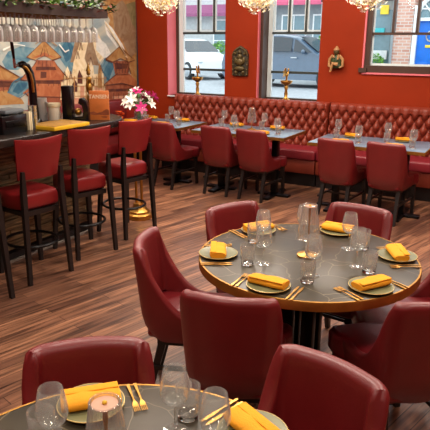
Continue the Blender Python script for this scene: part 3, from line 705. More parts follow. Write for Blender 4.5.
# ------------------------------------------------------------------ tables
def far_table(x, y, L, label):
    t = thing('window_table', label, 'table', (x, y, 0), 0, 'rectangular tables along the banquette')
    m = MB().box((0, 0, .742), (L-.012, .688, .036), .003); build('tabletop', m, 'far_marble_sheen', t)
    m = MB()
    for c, d in (((0, -.347, .741), (L, .008, .032)), ((0, .347, .741), (L, .008, .032)), ((-L/2+.004, 0, .741), (.008, .69, .032)), ((L/2-.004, 0, .741), (.008, .69, .032))): m.box(c, d)
    build('edge_band', m, 'brass_edge', t)
    for s in (-1, 1):
        build('post', MB().box((s*(L/2-.24), 0, .37), (.075, .075, .71), .006), 'metal_black', t)
        build('foot', MB().box((s*(L/2-.24), 0, .015), (.09, .55, .03), .006).box((s*(L/2-.24), 0, .015), (.4, .09, .03), .006), 'metal_black', t)
        build('mounting_plate', MB().box((s*(L/2-.24), 0, .718), (.3, .3, .012)), 'metal_black', t)
FT = ((-4.32, 6.26, 1.1), (-2.98, 6.24, 1.2), (-1.47, 6.13, 1.2))
far_table(*FT[0], 'rectangular window table with gold edge nearest the bar, holding the flowers')
far_table(*FT[1], 'rectangular window table with gold edge holding a small lamp')
far_table(*FT[2], 'rectangular window table with gold edge under the window with the blue door')
def round_table(x, y, label):
    t = thing('round_table', label, 'table', (x, y, 0), 0, 'round marble tables with gold rims')
    build('tabletop', MB().prism(circ(.524, 96), .722, .76, .003), 'table_marble', t, 30)
    m = MB().lathe([(.523, .718), (.53, .719), (.53, .757), (.528, .7605), (.521, .7607)], 96); m.f = [f for f in m.f if len(f) == 4]; m.m = [0]*len(m.f)
    build('rim_band', m, 'brass_edge', t)
    for a, b in ((-.075, -.03), (.035, -.03), (-.075, .075), (.035, .075)):
        build('post', MB().box((a, b, .37), (.062, .05, .70), .005), 'metal_black', t)
    build('foot', MB().box((-.02, .02, .018), (.7, .1, .036), .008).box((-.02, .02, .018), (.1, .7, .036), .008), 'metal_black', t)
    build('mounting_plate', MB().box((-.02, .02, .715), (.4, .4, .012)), 'metal_black', t)
RT = (-.872, 2.525); NT = (-.67, .766)
round_table(*RT, 'large round marble table with gold rim laid for six in the middle of the room')
round_table(*NT, 'round dark marble table closest to us with its front cut off by the photo')

# ------------------------------------------------------------------ tableware prototypes
def make_wine():
    t = thing('wine_glass', '', 'wine glass')
    build('foot', MB().lathe([(.0, .0), (.033, .0), (.034, .0015), (.012, .005), (.004, .010)], 28), 'clear_glass', t, 60)
    build('stem', MB().lathe([(.004, .008), (.0034, .03), (.0034, .07), (.006, .082)], 12), 'thick_glass', t, 60)
    m = MB().lathe([(.004, .081), (.02, .086), (.034, .099), (.0395, .118), (.039, .136), (.035, .162), (.0295, .188), (.0287, .189), (.028, .188), (.0338, .162), (.0377, .136), (.0382, .118), (.033, .101), (.02, .089), (.0, .085)], 32)
    build('bowl', m, 'clear_glass', t, 60)
    return t
def make_tumbler():
    t = thing('tumbler', '', 'tumbler')
    m = MB().lathe([(.028, .012), (.0325, .03), (.0335, .06), (.034, .098), (.0333, .099), (.0323, .098), (.0318, .06), (.0306, .032), (.026, .016)], 48, ribs=16, ramp=.022)
    m.f = [f for f in m.f if len(f) == 4]; m.m = [0]*len(m.f)
    build('cup', m, 'ribbed_glass', t, 60)
    build('base', MB().lathe([(.0, 0), (.027, 0), (.029, .004), (.028, .0125), (.0, .0155)], 32, ribs=16, ramp=.02), 'thick_glass', t, 60)
    return t
def make_plate():
    t = thing('side_plate', '', 'plate')
    build('dish', MB().lathe([(0, .004), (.055, .004), (.06, .002), (.064, .004), (.093, .011), (.093, .014), (.062, .009), (0, .008)], 48), 'plate_stone', t, 60)
    build('rim', MB().tube([(.0935*math.cos(2*PI*i/48), .0935*math.sin(2*PI*i/48), .0128) for i in range(48)], .0018, 6, closed=True), 'plate_rim', t, 60)
    return t
def make_napkin(name='folded_napkin', L=.165, D=.078):
    P = []; n = 14
    sec = []
    for k in range(20):                       # a flattened roll with a lapped edge
        a = 2*PI*k/20; c, s = math.cos(a), math.sin(a)
        r = (abs(c)**2.6+abs(s)**2.6)**(-1/2.6)
        sec.append((D/2*c*r, .0165*s*r))
    for i in range(n+1):
        u = -1+2*i/n; k = 1 if abs(u) < .97 else .9
        w = .0012*math.sin(7*u)
        P.append([(u*L/2, y*k*(1+.03*math.sin(3*u)), .0165+z*k*(1+.10*math.sin(2*u+.6)*(z > 0))+w*(z > 0)) for y, z in sec])
    m = MB().grid(P, cv=True); k = 20; m.f.append(tuple(range(k))); m.m.append(0); o = k*n; m.f.append(tuple(reversed([o+i for i in range(k)]))); m.m.append(0)
    m.box((0, -D*.30, .0335), (L*.97, D*.36, .004), .0015)   # the loose end of the fold lying on top
    o = build(name, m, 'napkin_yellow', None, 60); return o
def make_fork():
    m = MB(); P = []
    for y, w, z, h in ((-.095, .006, .004, .003), (-.09, .0085, .004, .004), (-.05, .0055, .005, .004), (0, .0032, .007, .004), (.035, .0032, .008, .0035), (.045, .009, .006, .003), (.055, .0125, .0045, .0025), (.066, .0125, .004, .0022)):
        P.append([(-w, y, z), (w, y, z), (w, y, z+h), (-w, y, z+h)])
    m.grid(P, cv=True); m.f += [(0, 1, 2, 3), tuple(reversed([4*7+i for i in range(4)]))]; m.m += [0, 0]
    for x in (-.0108, -.0036, .0036, .0108): m.taper((x, .065, .0045), (x, .0655, .0062), .0015, .0015)
    for x in (-.0108, -.0036, .0036, .0108): m.box((x, .083, .0062), (.003, .036, .0022), rot=(.05, 0, 0))
    m.v = [(x*.66, y*.72, z*.7) for x, y, z in m.v]
    return build('fork', m, 'brass', None, 60)
def make_knife():
    m = MB(); P = []
    for y, w, z, h in ((-.11, .005, .003, .004), (-.10, .0075, .002, .006), (-.03, .006, .002, .006), (-.015, .004, .003, .004), (0, .006, .0035, .003), (.03, .0095, .0035, .0022), (.07, .0095, .0035, .0018), (.095, .006, .0035, .0014), (.105, .0015, .0035, .001)):
        P.append([(-w, y, z), (w*.8, y, z), (w*.8, y, z+h), (-w, y, z+h)])
    m.grid(P, cv=True); m.f += [(0, 1, 2, 3), tuple(reversed([4*8+i for i in range(4)]))]; m.m += [0, 0]
    m.v = [(x*.62, y*.70, z*.7) for x, y, z in m.v]
    return build('knife', m, 'brass', None, 60)
def make_lamp():
    t = thing('table_lamp', '', 'lamp')
    build('base', MB().lathe([(0, 0), (.05, 0), (.052, .004), (.05, .010), (.03, .014), (.012, .02), (.008, .032)], 40), 'brass', t, 50)
    build('stem', MB().lathe([(.004, .028), (.004, .20), (.006, .215), (.006, .245), (.0, .2512)], 16), 'brass', t, 50)
    m = MB().lathe([(.053, .088), (.0505, .12), (.044, .18), (.036, .235), (.033, .258), (.0318, .258), (.0348, .235), (.0428, .18), (.0493, .12), (.0518, .088)], 96, ribs=24, ramp=.028, close=True)
    m.tube([(.0326*math.cos(2*PI*i/48), .0326*math.sin(2*PI*i/48), .2585) for i in range(48)], .0022, 8, closed=True)
    build('lamp_shade', m, 'ribbed_glass', t, 60)
    build('top_cap', MB().lathe([(0, .2515), (.0285, .2515), (.0285, .2535), (.0, .254)], 32), 'lamp_cap', t, 50)
    build('knob', MB().ball((0, 0, .2565), .0058, sc=(1, 1, .8)), 'tray_yellow', t, 60)
    return t
wine, tumbler, plate, napkin, fork, knife, lamp = make_wine(), make_tumbler(), make_plate(), make_napkin(), make_fork(), make_knife(), make_lamp()
PZ = .7605
def polar(C, th, r): a = math.radians(th); return (C[0]+r*math.cos(a), C[1]+r*math.sin(a))
def setting(C, th, who, tbl, dn=0, items='pnwtffkk', wo=(27, .25), to=(22, .32), twist=0):
    rz = math.radians(th)+PI/2                     # long side of napkin across the sitter
    if 'p' in items: place(plate, 'gold-rimmed stoneware plate %s' % who, 'plate', (*polar(C, th, .435), PZ), 0, 'plates on the '+tbl)
    if 'n' in items: place(napkin, 'folded yellow napkin %s' % who, 'napkin', (*polar(C, th+dn, .435), PZ+.009), rz+twist, 'napkins on the '+tbl)
    if 'w' in items: place(wine, 'stemmed wine glass %s' % who, 'wine glass', (*polar(C, th+wo[0], wo[1]), PZ), 0, 'wine glasses on the '+tbl)
    if 't' in items: place(tumbler, 'cut-glass water tumbler %s' % who, 'tumbler', (*polar(C, th+to[0], to[1]), PZ), 0, 'tumblers on the '+tbl)
    a = math.radians(th); tx, ty = -math.sin(a), math.cos(a); ix, iy = -math.cos(a), math.sin(a)*-1
    for k in range(items.count('f')):
        d = -(.118+.021*k); b = .44
        place(fork, '%s brass fork %s' % (('inner', 'outer')[k], who), 'fork', (C[0]-ix*b+tx*d, C[1]-iy*b+ty*d, PZ), face(ix, iy)+.05, 'forks on the '+tbl)
    for k in range(items.count('k')):
        d = .116+.02*k; b = .44
        place(knife, '%s brass knife %s' % (('inner', 'outer')[k], who), 'knife', (C[0]-ix*b+tx*d, C[1]-iy*b+ty*d, PZ), face(ix, iy)+.05, 'knives on the '+tbl)
WHO = {-152: 'at the side-on chair of the round table', -92: 'at the round-table chair showing its outer back',
       -32: 'at the round-table chair showing its long seat', 28: 'at the round-table chair cut by the photo edge',
       88: 'on the round table behind the ribbed lamp', 148: 'at the round-table chair closest to the stools'}
for th, who in WHO.items(): setting(RT, th, who, 'large round table', items='pnwk' if th == 88 else 'pnwtffkk')
place(lamp, 'ribbed glass lamp on a brass base at the centre of the large round table', 'lamp', (*RT, PZ), .1, 'ribbed glass table lamps')
setting(NT, 136, 'on the front table before its chair nearest the bar', 'front table', items='pnwtff', wo=(22, .28), to=(23.5, .335))
setting(NT, 71, 'on the front table before the chair with lit rounded top', 'front table', items='pnwtkk', wo=(27, .33), to=(26, .40), twist=-.12)
setting(NT, 14, 'on the front table at the photo bottom edge', 'front table', items='w', wo=(57, .30))
place(lamp, 'ribbed glass lamp with brass top on the front table, close to us', 'lamp', (-.712, .815, PZ), .1, 'ribbed glass table lamps')

TB = ('window table by the bar', 'middle window table', 'blue-door window table')
far = []
for ti, (cx, cy, L) in enumerate(FT):
    for sx, sy, side in ((-1, 1, 'banquette side and bar end'), (1, 1, 'banquette side and far end'), (-1, -1, 'chair side and bar end'), (1, -1, 'chair side and far end')):
        x, y = cx+sx*L*.23, cy+sy*.23; w = '%s of the %s' % (side, TB[ti])
        g = 'on the window tables'
        if sy > 0 or (ti, sx) == (1, 1): place(plate, 'small plate on the '+w, 'plate', (x, y, PZ), 0, 'plates '+g)
        if (ti, sx, sy) != (1, -1, -1): place(napkin, 'folded napkin on the '+w, 'napkin', (x, y, PZ+.009), .1*sx*sy, 'napkins '+g)
        place(wine, 'wine glass on the '+w, 'wine glass', (x+sy*-.17, y-sy*.03+.02, PZ), 0, 'wine glasses '+g)
        place(tumbler, 'tumbler on the '+w, 'tumbler', (x+sy*-.15, y-sy*.13, PZ), 0, 'tumblers '+g)
place(lamp, 'small ribbed glass lamp on a brass stem on the middle window table', 'lamp', (-2.96, 6.28, PZ), 0, 'ribbed glass table lamps')
# ------------------------------------------------------------------ bar
t = thing('bar_counter', 'dark bar counter with polished top, rounded end and stacked-slat front', 'bar counter', (0, 0, 0))
R = .43; cx, cyb = -3.63, 3.95
pl = [(cx-R, .6), (cx+R, .6)]+[(cx+R*math.cos(a), cyb+R*math.sin(a)) for a in [PI*i/24 for i in range(25)]]
build('countertop', MB().prism(pl, 1.035, 1.1, .012, seg=3), 'bar_granite', t, 40)
pl2 = [(-4.0, .6), (-3.68, .6), (-3.68, 4.1), (-3.72, 4.2), (-3.8, 4.26), (-3.9, 4.27), (-4.0, 4.25)]
build('body', MB().prism(pl2, 0, 1.035), 'plinth_dark', t)
m = MB(); rnd = random.Random(3)
z = .085
while z < 1.02:
    h = rnd.choice((.03, .04, .05)); y = .6
    while y < 4.1:
        l = rnd.uniform(.35, .9); y2 = min(4.1, y+l); d = rnd.uniform(.012, .04)
        m.box((-3.68+d/2, (y+y2)/2, min(z+h/2, 1.015)), (d, y2-y-.004, h-.005)); y = y2
    d = rnd.uniform(.012, .03)
    for a, b in (((-3.68, 4.1), (-3.72, 4.2)), ((-3.72, 4.2), (-3.8, 4.26)), ((-3.8, 4.26), (-3.9, 4.27))):
        ang = math.atan2(b[1]-a[1], b[0]-a[0]); L = math.hypot(b[0]-a[0], b[1]-a[1])
        m.box(((a[0]+b[0])/2, (a[1]+b[1])/2, min(z+h/2, 1.015)), (L+.01, d*2, h-.005), rot=(0, 0, ang))
    z += h
build('front_panel', m, 'slate_slats', t)
m = MB().box((-3.655, 2.35, .035), (.06, 3.5, .07)); build('plinth', m, 'wood_black', t)
m = MB().box((-3.615, 2.35, .008), (.03, 3.5, .016)); build('floor_strip', m, 'trim_pale', t)

CZ = 1.1005
# orange menu
t = thing('menu_stand', 'upright orange menu with pale lettering and a printed landscape, on the bar end', 'menu', (-3.33, 3.95, CZ), math.radians(33))
build('card', MB().box((0, 0, .125), (.17, .022, .25), .003), 'menu_orange', t)
m = MB()
pts = [(-.083, .068), (-.05, .074), (-.02, .062), (.02, .07), (.05, .09), (.066, .094), (.083, .086), (.083, .045), (.04, .04), (.0, .047), (-.04, .043), (-.083, .05)]
m.add([(x, -.0114, z) for x, z in pts], [tuple(range(len(pts)))])
pts = [(.01, .03), (.045, .036), (.07, .03), (.06, .018), (.03, .02)]
m.add([(x, -.0114, z) for x, z in pts], [tuple(range(len(pts)))])
build('cover_picture', m, 'menu_brown', t, 0)
def lettering(name, text, size, loc, rot, mat, parent):
    cu = bpy.data.curves.new(name, 'FONT'); cu.body = text; cu.size = size; cu.align_x = 'CENTER'; cu.extrude = .0006; cu.offset = .0011
    o = bpy.data.objects.new('tmp', cu); COL.objects.link(o); bpy.context.view_layer.update()
    me = bpy.data.meshes.new_from_object(o.evaluated_get(bpy.context.evaluated_depsgraph_get()))
    bpy.data.objects.remove(o)
    me.name = name; me.materials.clear(); me.materials.append(MATS[mat])
    q = bpy.data.objects.new(name, me); COL.objects.link(q); q.parent = parent; q.location = loc; q.rotation_euler = rot
    return q
lettering('cover_title', 'TANSEN', .046, (0, -.0118, .186), (PI/2, 0, 0), 'menu_letter', t)
# yellow tray
t = thing('bar_tray', 'flat yellow box with patterned brown top lying on the bar', 'tray', (-3.33, 3.44, CZ), 0)
build('tray_body', MB().box((0, 0, .014), (.3, .4, .028), .003), 'tray_yellow', t)
build('tray_top', MB().box((0, 0, .0295), (.275, .375, .003), .001), 'tray_top', t)
# canister
t = thing('canister', 'cream canister with a flat lid behind the yellow tray', 'canister', (-3.62, 3.70, CZ))
build('body', MB().lathe([(0, 0), (.047, 0), (.05, .005), (.052, .118), (0, .12)], 36), 'white_plastic', t, 50)
build('lid', MB().lathe([(0, .118), (.056, .118), (.058, .122), (.058, .145), (.055, .151), (0, .153)], 36), 'cream_card', t, 50)
# tall black dispenser, and the second one with a round opening
t = thing('bottle_chiller', 'tall narrow black box on the bar between the canister and the menu', 'dispenser', (-3.52, 3.77, CZ), .4)
build('body', MB().box((0, 0, .15), (.085, .09, .29), .008), 'black_gloss', t)
build('base', MB().box((0, 0, .008), (.11, .12, .016), .004), 'metal_black', t)
t = thing('tape_dispenser', 'low black curved holder with a gold ball in its opening, beside the orange menu', 'holder', (-3.44, 3.83, CZ), .5)
pr = [(-.075, 0), (.075, 0), (.075, .10), (.06, .165), (.03, .195), (.0, .19), (-.01, .15), (.02, .13), (.03, .08), (.02, .04), (-.075, .03)]
bmM = Matrix.Rotation(PI/2, 4, 'X')
build('body', MB().prism(pr, -.035, .035, .004, M=bmM), 'black_gloss', t)
build('ball', MB().ball((-.02, 0, .075), .032), 'brass', t, 60)
# beer tap
t = thing('beer_tap', 'tall black beer tap with brass curve and black handle, above the bar', 'beer tap', (-3.70, 3.55, CZ), 0)
col = [(0, 0, 0), (0, 0, .15), (0, 0, .32), (-.005, -.01, .40), (-.012, -.035, .455), (-.02, -.07, .475), (-.028, -.10, .472)]
build('column', MB().tube(col, [.042, .034, .032, .034, .034, .03, .02], 16).lathe([(0, 0), (.06, 0), (.058, .018), (.04, .03)], 24), 'black_gloss', t, 50)
m = MB().tube([(.031, -.02, .25), (.031, -.022, .33), (.028, -.035, .40), (.018, -.062, .446), (.004, -.085, .462)], .011, 8); build('trim_strip', m, 'brass', t, 50)
build('spout_arm', MB().tube([(-.028, -.09, .472), (-.034, -.125, .464), (-.036, -.14, .46)], .012, 10), 'steel', t, 50)
m = MB().tube([(-.036, -.135, .445), (-.036, -.137, .52)], .012, 10); build('collar', m, 'steel', t, 50)
build('handle', MB().tube([(-.036, -.137, .52), (-.036, -.143, .60), (-.037, -.147, .66)], [.010, .014, .012], 12), 'black_gloss', t, 50)
t = thing('water_jug', 'grey metal jug behind the beer tap column', 'jug', (-3.73, 3.66, CZ))
build('body', MB().lathe([(0, 0), (.046, 0), (.05, .005), (.052, .19), (.048, .19), (.046, .01)], 32), 'grey_silver', t, 50)
build('handle', MB().tube([(.05, 0, .16), (.085, 0, .15), (.088, 0, .08), (.05, 0, .05)], .008, 8), 'grey_silver', t, 50)
# black caddy with lid, cream cards, steel cups
t = thing('bar_caddy', 'low black box with slots and grey lid at the photo edge of the bar', 'bar caddy', (-3.46, 3.02, CZ), .1)
build('body', MB().box((0, 0, .065), (.2, .26, .13), .006), 'black_gloss', t)
build('drawer', MB().box((.102, 0, .07), (.008, .2, .05), .003).box((.108, 0, .07), (.008, .06, .012)), 'metal_black', t)
build('lid', MB().box((-.01, .04, .152), (.16, .2, .03), .01), 'grey_lid', t)
t = thing('menu_cards', 'cream upright cards between the black caddy and the steel cups', 'cards', (-3.42, 3.19, CZ), .1)
for k in range(2): build('card', MB().box((0, -.014+.02*k, .07), (.10, .012, .14), .001), 'cream_card', t)
t = thing('steel_cup', 'tall stack of bright steel cups beside the yellow tray', 'cups', (-3.40, 3.245, CZ), 0)
for k in range(5):
    z = .026*k
    build('cup', MB().lathe([(0, z), (.026, z), (.034, z+.075), (.0355, z+.077), (.033, z+.077), (.025, z+.004), (0, z+.004)], 28), 'steel', t, 50)
# brass statue on the bar
t = thing('brass_statue', 'slim tall brass figurine on a stepped base, standing behind the orange menu', 'statue', (-3.52, 4.05, CZ), 0)
SB = MB().lathe([(0, 0), (.06, 0), (.06, .015), (.045, .03), (.03, .05), (.022, .14), (.036, .17), (.03, .20), (.02, .22)], 24)
SB.v = [(x*.8, y*.8, z*.96) for x, y, z in SB.v]; build('base', SB, 'brass_dark', t, 50)
m = MB().ball((0, 0, .27), .036, sc=(.9, 1.1, 1.5)).ball((0, 0, .345), .032, sc=(1, 1, 1.1)).ball((0, 0, .405), .023)
m.lathe([(.02, .42), (.028, .425), (.018, .45), (.006, .485), (0, .50)], 16)
for s in (-1, 1): m.tube([(0, .03*s, .315), (.015, .06*s, .29), (.03, .055*s, .345)], [.011, .01, .008], 8)
m.v = [(x*.8, y*.8, z*.96) for x, y, z in m.v]
build('figure', m, 'brass_dark', t, 50)
# brass pedestal at the end of the bar
t = thing('brass_stand', 'ornate brass floor stand with twin poles and round base, behind the last bar stool', 'stand', (-3.46, 4.66, 0))
build('base', MB().lathe([(0, 0), (.125, 0), (.13, .012), (.12, .03), (.125, .045), (.10, .06), (.105, .08), (.07, .11), (.06, .16), (.0, .17)], 40, ribs=12, ramp=.03), 'brass', t, 50)
for s in (-1, 1): build('pole', MB().tube([(.034*s, .0, .15), (.034*s, 0, .93)], .014, 14), 'brass', t, 50)
build('tray', MB().lathe([(0, .92), (.05, .92), (.085, .945), (.09, .965), (.082, .965), (.045, .94), (0, .94)], 36), 'brass', t, 50)

# ------------------------------------------------------------------ hanging glass rack
t = thing('glass_rack', 'dark hanging rack over the bar with rows of upside-down glasses', 'glass rack', (-3.55, 2.75, -.05))
build('frame', MB().box((-.34, 0, 2.022), (.03, 2.4, .06)).box((.34, 0, 2.022), (.03, 2.4, .06)).box((0, 1.185, 2.022), (.66, .03, .06)).box((0, -1.185, 2.022), (.66, .03, .06)).box((0, 0, 2.056), (.7, 2.4, .012)), 'rack_wood', t)
nrow = 28
for i in range(nrow+1):
    y = -1.15+2.3*i/nrow
    m = MB().box((0, y, 1.992), (.66, .024, .005)).box((0, y, 2.02), (.66, .006, .058)); build('rail', m, 'brass_dark', t)
for y in (-.9, .9):
    for x in (-.28, .28): build('hanger_rod', MB().tube([(x, y, 2.06), (x, y, 3.3)], .008, 8), 'metal_black', t)
m = MB()
m.lathe([(0, 0), (.033, 0), (.034, .002), (.008, .006), (.0042, .012), (.0038, .07), (.012, .08), (.033, .10), (.038, .13), (.037, .165), (.033, .198), (.0322, .198), (.036, .165), (.037, .13), (.032, .102), (.011, .084), (.0, .081)], 20)
hang = build('hanging_glass', m, 'rack_glass', None, 60)
for i in range(nrow):
    y = 2.75-1.15+2.3*(i+.5)/nrow
    if y < 2.8: continue
    for k in range(5):
        o = place(hang, 'clear stemmed glass hanging upside down in the rack above the bar', 'wine glass', (-3.55-.27+.135*k, y, 1.948), 0, 'glasses hanging in the bar rack')
        o.rotation_euler = (PI, 0, 0)
def leaf(m, c, L, W, d, up, mi=0):
    d = Vector(d).normalized(); s = d.cross(Vector(up)).normalized()
    n = s.cross(d); c = Vector(c)
    m.add([c, c+d*L*.35+s*W*.5+n*L*.06, c+d*L*.75+s*W*.35, c+d*L-n*L*.1, c+d*L*.75-s*W*.35, c+d*L*.35-s*W*.5+n*L*.06], [(0, 1, 2, 3), (0, 3, 4, 5)], mi)
t = thing('leafy_garland', 'leafy green and red garland trailing along the top of the glass rack', 'plant', (-3.55, 2.75, 2.014))
rnd = random.Random(5)
build('stem', MB().tube([(.1*math.sin(i*.9), -1.15+2.3*i/30, .02+.02*math.sin(i)) for i in range(31)], .008, 6), 'leaf_red', t)
m = MB()
for i in range(1500):
    x = rnd.choice((rnd.uniform(-.36, .42), rnd.uniform(.2, .42))); y = rnd.uniform(-1.18, 1.27); z = .0+abs(rnd.gauss(0, .06))-(rnd.uniform(.0, .05) if x > .345 or y > 1.2 else 0)
    leaf(m, (x, y, z), rnd.uniform(.035, .07), rnd.uniform(.02, .036), (rnd.uniform(-1, 1), rnd.uniform(-1, 1), rnd.uniform(-.1, .8)), (rnd.uniform(-.3, .3), rnd.uniform(-.3, .3), 1), rnd.choice((0, 0, 0, 1, 1, 2)))
build('leaves', m, ['leaf_green', 'leaf_dark', 'leaf_red'], t, 0)

# ------------------------------------------------------------------ flower pendants
def make_pendant():
    t = thing('blossom_pendant', '', 'pendant lamp'); rnd = random.Random(11)
    build('cord', MB().tube([(0, 0, .2), (0, 0, .92)], .006, 8).lathe([(.05, .915), (.055, .93), (0, .935)], 20), 'brass', t, 50)
    build('core', MB().ball((0, 0, 0), .07, sub=3), 'brass', t, 60)
    m = MB(); n = 230
    for i in range(n):
        zz = 1-2*(i+.5)/n; a = i*2.39996; r = math.sqrt(1-zz*zz); d = Vector((r*math.cos(a), r*math.sin(a), zz)); R = rnd.uniform(.17, .255)
        p = d*R; m.tube([tuple(d*.06), tuple(p)], .0016, 4, mi=1)
        s = d.orthogonal().normalized(); w = d.cross(s)
        for k in range(5):
            b = 2*PI*k/5+i; q = s*math.cos(b)+w*math.sin(b)
            leaf(m, p, .031, .017, q+d*.45, d, rnd.choice((0, 0, 0, 1)))
        m.ball(tuple(p+d*.006), .006, mi=1, sub=1)
    build('blossoms', m, ['blossom_white', 'blossom_gold'], t, 0)
    return t
pend = make_pendant()
for x, lab in ((-4.19, 'round blossom pendant nearest the mural'), (-2.91, 'round blossom pendant above the middle window table'), (-1.675, 'round blossom pendant at the corner of the blue-door window')):
    place(pend, lab, 'pendant lamp', (x, 6.2, 2.325), 0, 'blossom pendants over the window tables')

# ------------------------------------------------------------------ wall carvings
t = thing('carved_plaque', 'dark carved arched plaque with a relief figure between the tall windows', 'wall carving', (-3.68, 7.4, 1.51))
pl = [(-.12, -.19), (.12, -.19), (.125, .1), (.10, .155), (.05, .19), (0, .215), (-.05, .19), (-.10, .155), (-.125, .1)]
bmM = Matrix.Rotation(PI/2, 4, 'X')
build('panel', MB().prism(pl, .0, .03, .006, M=bmM), 'carved_wood', t)
m = MB(); rnd = random.Random(2)
for i in range(len(pl)):
    a, b = pl[i], pl[(i+1) % len(pl)]
    for k in range(4): q = k/4; m.ball(((a[0]+(b[0]-a[0])*q)*.9, -.032, (a[1]+(b[1]-a[1])*q)*.9), .014, sub=1)
build('beaded_border', m, 'carved_gold', t, 60)
m = MB().ball((0, -.04, .07), .04, sc=(1, .7, 1.1)).ball((0, -.04, .0), .055, sc=(1.1, .6, 1)).ball((0, -.04, -.09), .06, sc=(1.3, .5, .6)).ball((-.06, -.04, .02), .03, sc=(.8, .6, 1.6)).ball((.06, -.04, .02), .03, sc=(.8, .6, 1.6)).ball((0, -.04, .13), .028)
for s in (-1, 1): m.ball((.055*s, -.035, -.14), .026).ball((.07*s, -.035, .11), .022)
build('relief', m, 'carved_gold', t, 60)
t = thing('seated_figure', 'small green and gold seated figure mounted on the wall beside the blue-door window', 'wall figure', (-2.31, 7.4, 1.57))
build('robe', MB().ball((0, -.035, -.02), .07, sc=(1.05, .55, 1.2)).ball((0, -.04, -.08), .06, sc=(1.4, .6, .6)), 'figure_green', t, 60)
m = MB()
for s in (-1, 1): m.tube([(.04*s, -.05, .05), (.085*s, -.045, .0), (.09*s, -.045, -.08), (.05*s, -.06, -.10)], [.02, .019, .017, .013], 10)
m.tube([(.03, -.07, -.06), (-.03, -.085, -.05), (-.045, -.08, -.10), (-.05, -.09, -.145)], [.024, .022, .018, .013], 10)
m.tube([(-.03, -.07, .05), (-.02, -.075, .02)], .012, 8).tube([(.035, -.07, .06), (.03, -.075, .0)], .012, 8)
m.ball((-.052, -.1, -.148), .014, sc=(1, 1.5, .7))
build('limbs', m, 'figure_flesh', t, 60)
build('head', MB().ball((0, -.05, .09), .035, sc=(1, .9, 1.1)).ball((0, -.082, .085), .006).ball((-.033, -.05, .088), .009).ball((.033, -.05, .088), .009), 'carved_gold', t, 60)
build('crown', MB().lathe([(.04, .11), (.042, .118), (.028, .135), (.016, .155), (0, .168)], 20, M=Matrix.Translation((0, -.045, 0))), 'figure_flesh', t, 60)

# ------------------------------------------------------------------ brass lamps on the sills
def make_brass():
    t = thing('brass_lamp', '', 'brass lamp')
    build('base', MB().lathe([(0, 0), (.065, 0), (.06, .015), (.035, .03), (.022, .05), (.026, .10), (.018, .14), (.03, .18), (.02, .20), (.04, .215)], 24), 'brass', t, 50)
    build('bowl', MB().lathe([(.03, .21), (.07, .235), (.085, .265), (.082, .272), (.06, .255), (0, .24)], 28), 'brass', t, 50)
    m = MB().tube([(0, 0, .24), (0, 0, .33)], .014, 10).ball((.0, 0, .345), .028, sc=(1.2, .8, .9))
    m.tube([(.025, 0, .36), (.038, 0, .39), (.034, 0, .415)], [.013, .010, .010], 8).ball((.042, 0, .42), .014)
    pts = []
    for k in range(7): a = math.radians(100+16*k); m.tube([(-.015, 0, .35), (-.015+.045*math.cos(a), 0, .35+.06*math.sin(a)+.01), (-.015+.085*math.cos(a), 0, .35+.095*math.sin(a))], [.006, .009, .006], 6)
    build('bird_finial', m, 'brass', t, 50)
    return t
bl = make_brass()
place(bl, 'brass oil lamp with bird finial in front of the white car', 'brass lamp', (-4.45, 7.52, 1.0), PI*.8, 'brass lamps on the window sills')
place(bl, 'brass oil lamp with bird finial in front of the dark car', 'brass lamp', (-3.05, 7.55, 1.0), PI*.45, 'brass lamps on the window sills')

# ------------------------------------------------------------------ flowers on the window table by the bar
t = thing('flower_vase', 'clear vase of white and pink lilies on the window table by the bar', 'flowers', (-4.66, 6.33, PZ))
build('vase', MB().lathe([(0, .006), (.045, .006), (.048, .1), (.055, .2), (.058, .2), (.051, .1), (.048, 0), (0, 0)], 28), 'clear_glass', t, 60)
rnd = random.Random(9); heads = []
for i in range(17):
    a = rnd.uniform(0, 2*PI); r = rnd.uniform(.03, .24); heads.append(((r*math.cos(a), r*math.sin(a), .36-r*.55+rnd.uniform(-.06, .06)), rnd.choice((0, 0, 0, 1, 1))))
m = MB()
for (h, k) in heads: m.tube([(h[0]*.1, h[1]*.1, .01), (h[0]*.25, h[1]*.25, .2), h], .0035, 5)
for i in range(60):
    a = rnd.uniform(0, 2*PI); r = rnd.uniform(.02, .14)
    leaf(m, (r*math.cos(a), r*math.sin(a), rnd.uniform(.19, .36)), rnd.uniform(.07, .12), .025, (math.cos(a), math.sin(a), rnd.uniform(-.2, .9)), (0, .1, 1))
build('stems', m, 'stem_green', t, 0)
for (h, k) in heads:
    m = MB(); d = Vector((h[0]*1.6, h[1]*1.6, .18)).normalized(); s = d.orthogonal().normalized(); w = d.cross(s)
    for q in range(6):
        b = 2*PI*q/6; e = s*math.cos(b)+w*math.sin(b); leaf(m, h, .095, .05, e+d*.35, d)
    build('lily', m, ('petal_white', 'petal_pink')[k], t, 0)
t = thing('flower_pot', 'small pot of orange blooms on the window table beside the lilies', 'flowers', (-4.74, 6.02, PZ))
build('pot', MB().lathe([(0, 0), (.035, 0), (.045, .07), (.042, .07), (.032, .01)], 24), 'petal_orange', t, 50)
m = MB()
for i in range(40):
    a = rnd.uniform(0, 2*PI); r = rnd.uniform(0, .05); p = Vector((r*math.cos(a), r*math.sin(a), .10+rnd.uniform(-.03, .03)))
    for q in range(5): b = q*2*PI/5+i; leaf(m, p, .024, .016, (math.cos(b), math.sin(b), .5), (0, .1, 1))
build('blooms', m, 'petal_orange', t, 0)

